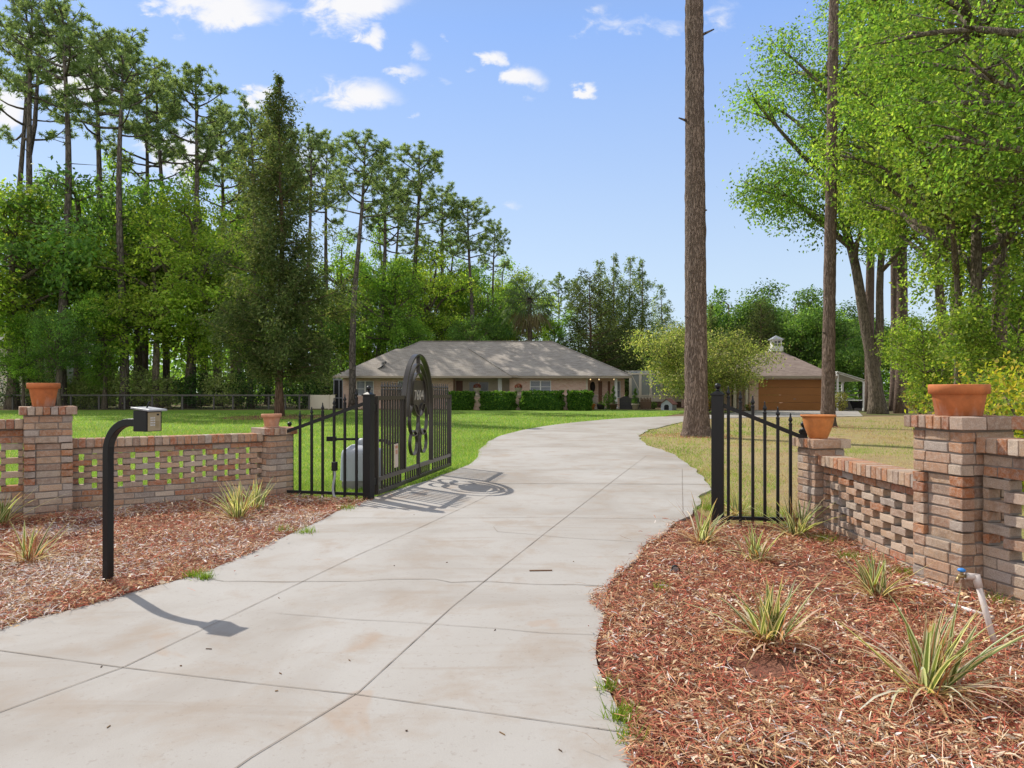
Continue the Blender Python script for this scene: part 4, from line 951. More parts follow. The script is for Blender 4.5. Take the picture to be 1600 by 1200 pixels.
# satellite dish on the roof
dx, dy = XD(597,51.7), 51.7; dz = ZD(573,51.7); ds = empty('satellite_dish', (dx,dy,dz-.3), 'small grey satellite dish on the left slope of the house roof', 'satellite dish')
mm = MB(); d = Vector((-.55,-.35,.76)).normalized(); u_ = d.orthogonal().normalized(); v_ = d.cross(u_); V_ = []; n = 20
for j in range(5):
    r_ = .44*j/4
    for k in range(n): a = 2*math.pi*k/n; V_.append(Vector((dx,dy,dz+.1)) + u_*(r_*math.cos(a)) + v_*(r_*math.sin(a)*.9) + d*(.35*r_*r_))
mm.add(V_, [(j*n+k, j*n+(k+1)%n, (j+1)*n+(k+1)%n, (j+1)*n+k) for j in range(4) for k in range(n)], None, True); mm.build('dish', M['dark_wood'], ds)
mm = MB(); mm.tube([(dx,dy,dz-.35),(dx,dy,dz+.1)], .03, 8); mm.tube([(dx-.1,dy-.1,dz-.1), (dx+.35,dy-.35,dz+.25)], .015, 6); mm.obox((dx+.36,dy-.36,dz+.28), (1,0), (.08,.12,.08)); mm.build('mast', M['dark_wood'], ds)
# screened porch on the left end
sp = empty('screen_porch', (XD(527,53.5), 53.5, 0), 'small dark screened porch on the left end of the house', 'porch')
mm = MB(); xs0, xs1 = XD(521,53), XD(536,53)-.02
for x in (xs0, (xs0*.45+xs1*.55), xs1-.05): mm.box(x, x+.06, 53, 53.06, 0, 2.15)
for z in (.75, 2.12): mm.box(xs0, xs1, 53.005, 53.055, z, z+.06)
mm.box(xs0, xs0+.06, 53.06, 58, 2.1, 2.16); mm.box(xs0-.05, xs1, 52.98, 58, 2.18, 2.24); mm.build('frame', M['lid_grey'], sp)
mm = MB(); mm.box(xs0+.01, xs1, 53.03, 53.035, .02, 2.1); mm.box(xs0+.02, xs0+.025, 53.05, 58, .02, 2.1); mm.build('screen', M['dark_hole'], sp)
ex = empty('privacy_screen', (XD(503,50),50,0), 'beige panel screen standing left of the house', 'screen wall'); mm = MB(); mm.box(XD(484,50), XD(523,50), 50, 50.08, .05, 1.02); mm.build('panel', M['cream_paint'], ex, bevel=.01)
for px in (484.5,513.5,522.5): x = XD(px,50); mm = MB(); mm.box(x-.04, x+.04, 49.96, 50.1, 0, 1.04); mm.build('post', M['cream_paint'], ex)

# ------------------------------------------------------------------ garage
GY = 47.0
gar = empty('garage', (18, GY, 0), 'detached brick garage with a wide brown door and a hip roof topped by a cupola', 'garage')
g0, g1 = XD(1171,GY), XD(1302,GY); dr0, dr1 = XD(1185,GY), XD(1290,GY); GH = 2.25
mm = MB(); mm.box(g0, dr0, GY, GY+.2, 0, GH); mm.box(dr1, g1, GY, GY+.2, 0, GH); mm.box(dr0, dr1, GY, GY+.2, ZD(593,GY), GH); mm.box(g0, g0+.2, GY+.2, GY+9, 0, GH); mm.box(g1-.2, g1, GY+.2, GY+9, 0, GH)
gl = XD(1105,GY+1.6); 
lw = (XD(1150,GY+1.6), XD(1163,GY+1.6), .5, 2.0)
wallseg(gl, g0, GY+1.6, [(XD(1112,GY+1.6), XD(1128,GY+1.6), .75, 2.0), (XD(1143,GY+1.6), XD(1152,GY+1.6), 0, 2.08), (XD(1158,GY+1.6), XD(1167,GY+1.6), .3, 2.0)], m=mm, h=GH); mm.box(gl, gl+.2, GY+1.8, GY+9, 0, GH)
mm.build('wall', M['house_brick'], gar)
window(gar, XD(1112,GY+1.6), XD(1128,GY+1.6), .75, 2.0, GY+1.6); window(gar, XD(1158,GY+1.6), XD(1167,GY+1.6), .3, 2.0, GY+1.6, sash='single', blinds=False)
k = MB(); k.box(XD(1143,GY+1.6), XD(1152,GY+1.6), GY+1.65, GY+1.7, 0, 2.08); k.build('entry_door', M['dark_glass'], gar)
mm = MB(); dz1 = ZD(593,GY); nb = 4
for i in range(nb):
    z0_, z1_ = .01 + (dz1-.02)*i/nb, .01 + (dz1-.02)*(i+1)/nb; mm.box(dr0+.02, dr1-.02, GY+.08, GY+.13, z0_+.006, z1_-.006)
    for j in range(6): s_ = z0_ + (z1_-z0_)*(j+.5)/6; mm.box(dr0+.03, dr1-.03, GY+.072, GY+.08, s_-.03, s_+.03)
door = mm.build('garage_door', M['garage_wood'], gar)
k = MB(); xk = XD(1242,GY); k.box(xk-.06, xk+.06, GY+.04, GY+.07, .75, .79); k.build('handle', M['steel'], door)
for px in (1147.5, 1166):
    k = MB(); x = XD(px,GY+.15); k.box(x-.09, x+.09, GY, GY+.18, .03, GH); k.build('porch_post', M['cream_paint'], gar)
ge0, ge1, gy0, gy1, gz = XD(1148,46.3)-2.0, XD(1308,46.3), 46.3, 56.6, 2.30
gx_, gyv, gzv = XD(1214,50.8), 50.8, ZD(547,50.8)
k = MB(); A = [(ge0,gy0,gz),(ge1,gy0,gz),(ge1,gy1,gz),(ge0,gy1,gz),(gx_-.15,gyv,gzv),(gx_+.15,gyv,gzv),(gx_+.15,gy1-4.2,gzv),(gx_-.15,gy1-4.2,gzv)]
k.add(A, [(0,1,5,4),(1,2,6,5),(2,3,7,6),(3,0,4,7),(4,5,6,7),(3,2,1,0)])
lx0 = XD(1070,47.4); lz = ZD(551,52); A = [(lx0,47.3,gz-.01),(ge0+2,47.3,gz-.01),(ge0+3.5,52,lz),(lx0+2.5,52,lz),(lx0,56.7,gz-.01),(ge0+2,56.7,gz-.01)]
k.add(A, [(0,1,2,3),(3,2,5,4),(4,0,3)]); k.build('roof', M['garage_shingle'], gar)
k = MB(); k.box(ge0, ge1, gy0-.03, gy0, gz-.17, gz+.0); k.box(ge1, ge1+.03, gy0-.03, gy1, gz-.17, gz); k.box(lx0, ge0, 47.27, 47.3, gz-.17, gz-.01); k.box(ge0+.02, ge1-.02, gy0+.02, GY+1.6, gz-.06, gz-.02); k.build('fascia', M['fascia_paint'], gar)
k = MB(); cw = .68; cz = gzv-.12
k.obox((gx_,gyv+.2,cz+.2), (1,0), (cw+.10,cw+.10,.35)); k.obox((gx_,gyv+.2,cz+.58), (1,0), (cw-.06,cw-.06,.50)); k.obox((gx_,gyv+.2,cz+.85), (1,0), (cw+.08,cw+.08,.06)); cup = k.build('cupola', M['white_paint'], gar)
k = MB(); h_ = (cw+.22)/2; c3 = (gx_,gyv+.2); k.add([(c3[0]-h_,c3[1]-h_,cz+.881),(c3[0]+h_,c3[1]-h_,cz+.881),(c3[0]+h_,c3[1]+h_,cz+.881),(c3[0]-h_,c3[1]+h_,cz+.881),(c3[0],c3[1],cz+1.20)], [(0,1,4),(1,2,4),(2,3,4),(3,0,4),(3,2,1,0)]); k.build('cupola_roof', M['lid_grey'], cup)
k = MB()
for i in (-1,1):
    for j in (0,1): k.box(gx_+i*.125-.095, gx_+i*.125+.095, gyv+.2-(cw-.06)/2-.012, gyv+.2-(cw-.06)/2-.004, cz+.42+j*.2, cz+.58+j*.2)
k.build('cupola_window', M['window_glass'], cup)
# lean-to on the garage's right side
lt = empty('lean_to', (XD(1328,46.6),46.6,0), 'pale framed lean-to shelter against the right side of the garage', 'shelter')
k = MB(); l0, l1 = XD(1309,46.6), XD(1350,46.6); zl0, zl1 = ZD(583,46.6), ZD(597,46.6)
for x, zt in ((l0,zl0),(l1,zl1)):
    for y in (46.6, 49.6): k.box(x-.06, x+.06, y, y+.1, 0, zt)
for y in (46.6, 49.6): k.bar((l0-.08,y+.05,zl0+.03), (l1+.12,y+.05,zl1+.0), .1, .09)
k.box(l0, l1, 46.61, 46.68, ZD(626,46.6), ZD(626,46.6)+.06); k.build('frame', M['white_paint'], lt)
k = MB(); k.add([(l0-.1,46.4,zl0+.09),(l1+.2,46.4,zl1+.06),(l1+.2,49.9,zl1+.06),(l0-.1,49.9,zl0+.09),(l0-.1,46.4,zl0+.12),(l1+.2,46.4,zl1+.09),(l1+.2,49.9,zl1+.09),(l0-.1,49.9,zl0+.12)], [(3,2,1,0),(4,5,6,7),(0,1,5,4),(1,2,6,5),(2,3,7,6),(3,0,4,7)]); k.build('roof', M['white_paint'], lt)
k = MB()
for i in range(7): z = .62 + i*.22; k.box(l0+.05, l1-.05, 49.62, 49.66, z, z+.05)
k.build('back_slats', M['white_paint'], lt)
k = MB(); k.box(l0+.05, l1-.05, 49.55, 49.6, .02, .62); k.box(l1-.04, l1-.0, 46.75, 49.5, .02, .62); k.build('lower_panel', M['dark_hole'], lt)

# pool / porch screen enclosure between the buildings
sc_e = empty('screen_enclosure', (XD(1027,57),57,0), 'white framed screen enclosure behind the small tree, between house and garage', 'screen enclosure')
k = MB(); s0, s1 = XD(984,57), XD(1120,57); zt = ZD(583,57)
for px in (985,1000.5,1017,1034,1050,1066,1084,1102,1120): x = XD(px,57); k.box(x-.1, x+.1, 57, 57.1, .3, zt)
k.box(s0-.1, s1+.1, 56.99, 57.11, zt-.12, zt); k.box(s0-.1, s1+.1, 56.99, 57.11, ZD(619,57), ZD(619,57)+.1)
for px in (985,1017,1050,1084,1120): x = XD(px,57); k.bar((x,57.05,zt), (x,60,zt+.25), .08); k.bar((x,60,zt+.25), (x,64,zt+.25), .08)
k.bar((s0,60,zt+.25),(s1,60,zt+.25),.08); k.bar((XD(986,57),57.05,zt),(XD(1000,57),57.06,1.2),.05); k.build('frame', M['cream_paint'], sc_e)
k = MB(); k.box(s0, s1, 57.03, 57.06, .45, ZD(619,57)); k.build('kick_panel', M['cream_paint'], sc_e)
k = MB(); k.add([(s0,57.05,ZD(619,57)),(s1,57.05,ZD(619,57)),(s1,57.05,zt),(s0,57.05,zt),(s1,60,zt+.25),(s0,60,zt+.25)], [(0,1,2,3),(3,2,4,5)]); k.build('screen', M['screen_mesh'], sc_e)
k = MB(); k.box(s0, s1, 56.9, 57.2, 0, .44); k.build('plinth', M['brown_wood'], sc_e)

# ------------------------------------------------------------------ things in front of the house
def leafpts(n, size, r, P, up=.0, asp=.5, D0=None, N0=None, coh=.55):
    """n leaf quads at points P; returns V,F"""
    d = r.normal(size=(n,3)); d = d if D0 is None else D0 + d*coh; d /= np.linalg.norm(d, axis=1)[:,None]
    nrm = r.normal(size=(n,3)); nrm[:,2] += up; nrm = nrm if N0 is None else N0 + nrm*coh; s = np.cross(d, nrm); s /= np.linalg.norm(s, axis=1)[:,None] + 1e-9
    L = (size*r.uniform(.7,1.3,n))[:,None]
    V = np.stack([P - d*L*.5, P + s*L*asp*.5 - d*L*.05, P + d*L*.5, P - s*L*asp*.5 - d*L*.05], 1).reshape(-1,3)
    return V, np.arange(n*4).reshape(-1,4)
def leafcol(n, r, pal, var=.3):
    pal = np.array(pal); return pal[r.integers(0, len(pal), n)] * r.uniform(1-var, 1+var, n)[:,None]
HEDGE = [(.07,.165,.026),(.10,.21,.032),(.055,.13,.022),(.17,.29,.05)]
def hedge(px0, px1, ytop, d, label, seed):
    x0, x1 = XD(px0,d), XD(px1,d); h = ZD(ytop,d); e = empty('hedge', ((x0+x1)/2,d,0), label, 'hedge', 'clipped hedges in front of the house')
    r = np.random.default_rng(seed); n = 5200; P = r.uniform(0,1,(n,3)); w_ = (x1-x0)/2; dep = .55
    q = P*2-1; ax = r.integers(0,3,n); rows = np.arange(n); shell = r.uniform(.86,1.0,n)*np.where(r.uniform(0,1,n)<.5,-1,1); q[rows, ax] = shell
    q[:,2] = np.maximum(q[:,2], -.97); rad = np.linalg.norm(q, axis=1); q *= (1 - .12*np.clip(rad-1.15,0,1))[:,None]
    lump = np.array([1 + .24*mnoise.noise((a*2.6+seed, b*2.3, c*2.3)) for a, b, c in q])
    C = np.column_stack([q[:,0]*w_*(.96+.04*lump)*np.where(np.abs(q[:,0])>.8, lump, 1), q[:,1]*dep*lump, (q[:,2]+1)/2*h*np.where(q[:,2]>0, .5+.5*lump, 1)])
    V, Fq = leafpts(n, .14, r, C, .4, .62); o = link('foliage', np_mesh('foliage', V, Fq, leafcol(n, r, HEDGE), [M['leaf']]), e)
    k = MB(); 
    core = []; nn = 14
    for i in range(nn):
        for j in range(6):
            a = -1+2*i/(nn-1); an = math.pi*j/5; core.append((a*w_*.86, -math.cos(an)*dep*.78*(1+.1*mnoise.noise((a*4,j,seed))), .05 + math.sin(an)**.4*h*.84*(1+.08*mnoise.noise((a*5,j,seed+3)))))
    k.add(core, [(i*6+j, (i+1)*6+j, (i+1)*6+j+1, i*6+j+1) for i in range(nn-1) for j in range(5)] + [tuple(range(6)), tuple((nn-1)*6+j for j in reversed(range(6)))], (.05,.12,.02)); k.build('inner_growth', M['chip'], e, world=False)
    for s_ in (-.6,0,.6):
        k = MB(); k.tube([(s_*w_,0,-.05),(s_*w_+.02,0,h*.4)], .04, 6); k.build('stem', M['oak_bark'], e, world=False)
hedge(700, 740, 612.5, 47.8, 'clipped hedge right of the open gate, first of the four from the left', 1)
hedge(752, 805, 612.5, 47.8, 'clipped hedge in front of the porch window, between two stone urns', 2)
hedge(815, 878, 611.5, 47.4, 'longest clipped hedge, below the white right-hand house window', 3)
hedge(888, 924, 611.5, 47.0, 'short clipped hedge at the right end of the row, by the front doors', 4)
def urn_pier(px, d, label, urn):
    x = XD(px,d); e = empty('garden_pier', (x,d,0), label, 'pier', 'brick piers between the hedges'); k = MB(); k.box(x-.24,x+.24,d-.24,d+.24,-.02,.92); k.build('shaft', M['house_brick'], e)
    k = MB(); k.box(x-.28,x+.28,d-.28,d+.28,.92,.99); k.build('cap', M['pale_stone'], e)
    if urn:
        f = empty('stone_urn', (x,d,.99), urn, 'urn', 'urns on the piers'); k = MB(); k.lathe([(.20,0),(.20,.05),(.10,.09),(.07,.2),(.12,.27),(.24,.40),(.27,.50),(.29,.52),(.22,.52)], (0,0,0), 16); k.build('bowl', M['pale_stone'], f, world=False)
        r = np.random.default_rng(int(px)); n = 500; P = r.normal(size=(n,3)); P /= np.linalg.norm(P,axis=1)[:,None]; P = P*np.array([.27,.27,.22])*r.uniform(.8,1,(n,1))+np.array([0,0,.60]); P[:,2] = np.maximum(P[:,2],.5)
        V, Fq = leafpts(n, .085, r, P); link('flowers', np_mesh('flowers', V, Fq, leafcol(n, r, [(.22,.06,.05),(.16,.05,.05),(.10,.06,.03)]), [M['leaf']]), f)
urn_pier(745.5, 48.2, 'brick pier between the first and second hedge from the left', 'urn of dull pink flowers before the porch window')
urn_pier(810, 48.2, 'brick pier between the second hedge and the longest hedge', 'urn of dark red flowers at the left end of the longest hedge')
urn_pier(883, 48.2, 'bare brick pier between the longest hedge and the short right-hand hedge', None)
def spiral(px, d, base_y, label, potmat, pw, ph, h):
    x = XD(px,d); e = empty('spiral_topiary', (x,d,0), label, 'topiary', 'potted spiral topiaries'); k = MB(); k.lathe([(pw*.33,0),(pw*.46,ph*.85),(pw*.5,ph*.86),(pw*.5,ph),(pw*.42,ph),(pw*.40,ph-.05)], (0,0,0), 20); k.build('pot', potmat, e, world=False)
    k = MB(); k.tube([(0,0,ph-.06),(0,0,ph+h*.9)], .025, 6); k.build('stem', M['oak_bark'], e, world=False)
    r = np.random.default_rng(int(px)); n = 1500; t = r.uniform(0,1,n)**1.2; a = t*2*np.pi*3.2; R_ = .26*(1-t*.85); th = .15*(1-t*.6)
    P = np.column_stack([np.cos(a)*R_*.6, np.sin(a)*R_*.6, ph+.05+t*h]) + r.normal(size=(n,3))*th[:,None]*.5
    V, Fq = leafpts(n, .06, r, P); link('foliage', np_mesh('foliage', V, Fq, leafcol(n, r, HEDGE), [M['leaf']]), e)
spiral(958.5, 48.6, 0, 'spiral topiary in a brown pot before the front door window', M['brown_wood'], .58, .42, 1.15)
spiral(992.5, 48.6, 0, 'spiral topiary in a pale tapered pot before the dark fence', M['pale_stone'], .55, .42, 1.0)
# bushes by the porch
def bush(px, d, rx, rz, n, label, seed, pal, z0=0, name='porch_bush', size=.09, group=None):
    x = XD(px,d); e = empty(name, (x,d,0), label, 'bush', group); r = np.random.default_rng(seed)
    P = r.normal(size=(n,3)); P /= np.linalg.norm(P,axis=1)[:,None]; P *= r.uniform(.55,1.02,(n,1)); 
    l = np.array([1+.35*mnoise.noise((a*1.8+seed,b*1.8,c*1.8)) for a,b,c in P]); P *= l[:,None]; P = P*np.array([rx,rx*.9,rz/2]) + np.array([0,0,z0+rz/2]); P[:,2] = np.maximum(P[:,2], .03)
    V, Fq = leafpts(n, size, r, P, .3, .5); link('foliage', np_mesh('foliage', V, Fq, leafcol(n, r, pal), [M['leaf']]), e)
    k = MB()
    for i in range(5):
        a = i*1.3; k.tube([(.05*math.cos(a),.05*math.sin(a),-.05),(rx*.35*math.cos(a),rx*.3*math.sin(a),z0+rz*.4),(rx*.55*math.cos(a+.3),rx*.5*math.sin(a+.3),z0+rz*.75)], [.03,.022,.008], 6)
    k.build('stems', M['oak_bark'], e, world=False); return e
bush(950.5, 49.3, .42, 1.25, 900, 'dark rounded bush beside the front doors', 21, HEDGE)
bush(1171, 44.5, .3, .55, 400, 'low plant in front of the garage entry posts', 22, [(.12,.2,.03),(.3,.12,.06),(.09,.16,.03)])
bush(1021, 50.5, .28, .55, 300, 'loose low green plant beside the picket fence', 24, HEDGE + [(.2,.28,.06)])
k = MB(); ch = empty('patio_chair', (XD(929,50),50,0), 'grey metal patio chair beside the front door', 'chair'); cx_ = XD(929,50)
k.box(cx_-.25,cx_+.25,49.8,50.25,.40,.44); k.build('seat', M['grey_wood'], ch); k = MB()
for i in range(6): k.box(cx_-.24+i*.085, cx_-.20+i*.085, 50.24, 50.27, .44, .92)
k.box(cx_-.25,cx_+.25,50.235,50.275,.92,.98); k.build('backrest', M['grey_wood'], ch)
for i in (-1,1):
    for j in (49.83,50.22): k = MB(); k.box(cx_+i*.22-.02, cx_+i*.22+.02, j-.02, j+.02, 0, .4); k.build('leg', M['grey_wood'], ch)
for px, d, lab, mt, s_ in ((939,49.6,'dark round planter by the front door',M['dark_wood'],.30),(923,48.6,'low brick-red planter box at the hedge end',M['terracotta'],.34)):
    e = empty('planter', (XD(px,d),d,0), lab, 'planter'); k = MB(); k.lathe([(s_*.7,0),(s_,s_*1.2),(s_*1.05,s_*1.25),(s_*.9,s_*1.25),(s_*.85,s_*1.1)], (0,0,0), 14); k.build('planter_body', mt, e, world=False)
    r = np.random.default_rng(int(px)); P = r.normal(size=(160,3))*np.array([s_*.5,s_*.5,.12])+np.array([0,0,s_*1.3]); V, Fq = leafpts(160,.09,r,P,.5); link('sprigs', np_mesh('sprigs', V, Fq, leafcol(160,r,HEDGE), [M['leaf']]), e)
fx0, fx1 = XD(968,49.4), XD(999,49.4); e = empty('garden_fence', ((fx0+fx1)/2,49.4,0), 'dark stained fence with a curved top beside the house', 'fence'); k = MB(); n = 16
for i in range(n): x = fx0 + (fx1-fx0)*i/n; k.box(x+.003, x+(fx1-fx0)/n-.003, 49.4, 49.43, .03, .80 + .14*math.sin(math.pi*min(1,i/(n*.55)))) 
k.build('boards', M['dark_wood'], e); k = MB(); k.box(fx0,fx1,49.431,49.48,.25,.33); k.box(fx0,fx1,49.431,49.48,.62,.70); k.build('rails', M['dark_wood'], e)
fx0, fx1 = XD(1000.5,49.2), XD(1017.5,49.2); e = empty('picket_fence', ((fx0+fx1)/2,49.2,0), 'short brown picket fence right of the pale-potted topiary', 'fence'); k = MB(); n = 7
for i in range(n): x = fx0 + (fx1-fx0)*i/n; k.box(x+.015, x+(fx1-fx0)/n-.015, 49.2, 49.23, .03, .78 if i%2 else .84)
k.box(fx0,fx1,49.17,49.198,.12,.58); k.build('pickets', M['brown_wood'], e); k = MB(); k.box(fx0,fx1,49.232,49.27,.62,.68); k.build('rail', M['brown_wood'], e)
# dog house
x = XD(1045,48.2); e = empty('dog_house', (x,48.2,0), 'little pale blue-grey dog house with a red-brown roof', 'dog house'); k = MB(); w_, l_, hw_, hp = .38, .62, .42, .72
d0 = Vector((-.45,-.89)).normalized(); s_ = Vector((-d0.y,d0.x)); B0 = Vector((x,48.2))
def dp(a, b, z): q = B0 + d0*a + s_*b; return (q.x,q.y,z)
V_ = [dp(l_/1,-w_,0),dp(l_,w_,0),dp(l_,w_,hw_),dp(l_,0,hp),dp(l_,-w_,hw_),dp(-l_,-w_,0),dp(-l_,w_,0),dp(-l_,w_,hw_),dp(-l_,0,hp),dp(-l_,-w_,hw_)]
k.add(V_, [(0,1,2,3,4),(9,8,7,6,5),(1,6,7,2),(5,0,4,9),(0,5,6,1),(2,7,8,3),(3,8,9,4)]); plain('pale_blue', (.40,.43,.50), .8, 0, 8, .1); k.build('walls', M['pale_blue'], e)
k = MB()
for sg in (-1,1):
    ov = .08; A = [dp(l_+ov,sg*(w_+.08),hw_-.05),dp(-l_-ov,sg*(w_+.08),hw_-.05),dp(-l_-ov,0,hp+.03),dp(l_+ov,0,hp+.03)]; A += [(p[0],p[1],p[2]+.04) for p in A]
    k.add(A, [(0,1,2,3),(7,6,5,4),(0,4,5,1),(1,5,6,2),(2,6,7,3),(3,7,4,0)])
k.build('roof', M['red_roof'], e)
k = MB(); k.add([dp(l_+.006,-.16,.02),dp(l_+.006,.16,.02),dp(l_+.006,.16,.30),dp(l_+.006,.08,.38),dp(l_+.006,-.08,.38),dp(l_+.006,-.16,.30)], [(0,1,2,3,4,5)]); k.build('doorway', M['dark_hole'], e)
# boundary fence along the woods, field fence, far white fence, neighbour's house
fe = empty('boundary_fence', (-24,49.5,0), 'long weathered rail and wire fence along the foot of the left woods', 'fence')
ZF = ZD(617,49.5); fpx = [-60,-18,20,66,111,155,195,238,285,334,364,420,446,468,483]
for px in fpx: k = MB(); x = XD(px,49.5); k.box(x-.05,x+.05,49.45,49.55,-.05,ZF+.03); k.build('post', M['fence_wood'], fe)
k = MB(); k.box(XD(-60,49.5), XD(483,49.5), 49.40, 49.449, ZF-.07, ZF+.03); k.build('top_rail', M['fence_wood'], fe)
k = MB()
for i in range(7): z = .08 + i*.14; k.box(XD(-60,49.5), XD(483,49.5), 49.43, 49.436, z, z+.006)
x = XD(-60,49.5)
while x < XD(483,49.5): k.box(x,x+.006,49.437,49.443,.05,ZF-.07); x += .3
k.build('wire_mesh', M['fence_wood'], fe)
wf = empty('board_fence', (XD(1400,75),75,0), 'white board fence far behind the right-hand trees', 'fence')
for i in range(14): x = 33 + i*2.0; k = MB(); k.box(x-.07,x+.07,75,75.14,0,1.45); k.build('post', M['white_paint'], wf)
k = MB()
for z in (.4,.8,1.2): k.box(33,59,74.95,74.99,z,z+.16)
k.build('boards', M['white_paint'], wf)
nh = empty('neighbour_house', (-44,62,0), "neighbour's pale house with a grey roof, half hidden by the left woods", 'house'); nx0, nx1 = XD(-90,62), XD(58,62)
k = MB(); k.box(nx0,nx1,62,70,0,ZD(545,62)); k.build('wall', M['cream_paint'], nh)
k = MB(); z0_ = ZD(533,61.5); zr_ = ZD(508,66); k.add([(nx0-.5,61.4,z0_),(nx1+.9,61.4,z0_),(nx1+.9,70.6,z0_),(nx0-.5,70.6,z0_),(nx0,66,zr_),(nx1-2.4,66,zr_)], [(0,1,5,4),(2,3,4,5),(1,2,5),(3,0,4),(3,2,1,0)]); k.build('roof', M['neighbour_shingle'], nh)
window(nh, nx1-4.5, nx1-3.0, 1.0, 2.3, 61.94)
# ------------------------------------------------------------------ trees
def mesh_of(mb, mat, name):
    me = np_mesh(name, mb.V, mb.F, None, [mat]); me.polygons.foreach_set('use_smooth', np.array(mb.sm, dtype=bool)); return me
def curve(a, b, r, bow=.15, k=5, sag=0):
    a, b = np.array(a, float), np.array(b, float); L = np.linalg.norm(b-a); o = r.normal(size=3)*L*bow; out = []
    for i in range(k+1): t = i/k; p = a + (b-a)*t + o*math.sin(math.pi*t)*.6; p[2] += sag*L*math.sin(math.pi*t); out.append(tuple(p))
    return out
def broad(seed, H, Rr, z0, nleaf, leaf, pal, nl=18, r0=None, lobe=(.30,.44), barkm='oak_bark', trunk=None, flat=.55, squash=1.0, droop=0.0, spread=.85, fork=.62, var=.3, tight=.24):
    r = np.random.default_rng(seed); m = MB(); r0 = r0 or .02*H
    if trunk is None:
        lean = r.normal(0, .03*H, 2); path = [(lean[0]*t**1.5 + .01*H*math.sin(5*t+seed), lean[1]*t**1.5 + .01*H*math.cos(4*t+seed), H*fork*1.25*t - (.3 if t == 0 else 0)) for t in np.linspace(0, 1, 9)]
        rad = [r0*(1.45 if t == 0 else 1.0 - .75*t) for t in np.linspace(0, 1, 9)]; m.tube(path, rad, 10); paths = [path]
    else:
        paths = []
        for pth, ra, rb in trunk: pth = spline(pth, 4); n = len(pth); m.tube(pth, [ra + (rb-ra)*(i/(n-1))**.8 + (ra*.5*(1-i/3)**2 if i < 3 and pth[0][2] <= 0 else 0) for i in range(n)], 14); paths.append(pth)
    zc, hz = (z0+H)/2, (H-z0)/2; lob = []
    for i in range(nl):
        for _ in range(30):
            d = r.normal(size=3); d /= np.linalg.norm(d); u = r.uniform(.35, spread); c = np.array([d[0]*Rr*u, d[1]*Rr*u, zc + d[2]*hz*u*squash])
            if all(np.linalg.norm((c-q[0])/np.array([Rr,Rr,hz])) > .26 for q in lob): break
        rr = r.uniform(*lobe); lob.append((c, np.array([Rr*rr, Rr*rr, hz*rr*.85])))
    tops = [p for pth in paths for p in pth[len(pth)//2:]]
    for c, s in lob:
        tz = c[2] - .55*math.hypot(c[0], c[1]) ; b = min(tops, key=lambda p: abs(p[2]-tz) + .3*math.hypot(p[0]-c[0], p[1]-c[1]))
        L = np.linalg.norm(c - np.array(b)); rb = min(r0*.5, .05 + L*.02); pts = curve(b, c, r, .1, 6, .04); m.tube(pts, list(np.linspace(rb, rb*.3, 7)), 6)
        for k in range(5):
            d = r.normal(size=3); d[2] = abs(d[2])*.6; d /= np.linalg.norm(d); m.tube(curve(pts[4 + k % 3], c + d*s*.95, r, .12, 3), [rb*.3, rb*.22, rb*.14, rb*.05], 4)
    per = 22; ns = max(1, int(nleaf/per)); wts = np.array([l[1][0]*l[1][2] for l in lob]); li = r.choice(len(lob), ns, p=wts/wts.sum())
    C = np.array([lob[i][0] for i in li]); S_ = np.array([lob[i][1] for i in li]); d = r.normal(size=(ns,3)); d[:,2] += .25; d /= np.linalg.norm(d,axis=1)[:,None]
    sp_ = C + d*S_*r.uniform(.45,1.08,(ns,1)); sp_[:,2] -= droop*r.uniform(0,1,ns)**2
    sc2 = S_[:,0].mean()*tight; e = r.normal(size=(ns,per,3))*np.array([sc2,sc2,sc2*.45]); 
    ax = r.normal(size=(ns,1,3)); ax[:,:,2] -= .3 + droop*.5; ax /= np.linalg.norm(ax,axis=2)[:,:,None]; e += ax*(r.uniform(-1,1,(ns,per,1))*sc2*1.5)
    P = (sp_[:,None,:] + e).reshape(-1,3); keep = P[:,2] > z0*.55; P = P[keep]; n = len(P)
    N0 = d*.9 + r.normal(size=(ns,3))*.45; N0[:,2] += .55; N0 /= np.linalg.norm(N0,axis=1)[:,None]; D0 = ax[:,0,:] - N0*np.sum(ax[:,0,:]*N0,1)[:,None]; D0 /= np.linalg.norm(D0,axis=1)[:,None]+1e-6
    rep = lambda a: np.repeat(a, per, 0)[keep]
    V, Fq = leafpts(n, leaf, r, P, 0, .55, rep(D0), rep(N0), .5)
    lb = r.uniform(.68,1.3,nl); cl = np.repeat(r.uniform(.75,1.25,(ns,1))*lb[li][:,None], per, 0).reshape(-1,1)[keep]
    return mesh_of(m, M[barkm], 'trunk'), np_mesh('crown', V, Fq, leafcol(n, r, pal, var)*cl, [M['leaf']])
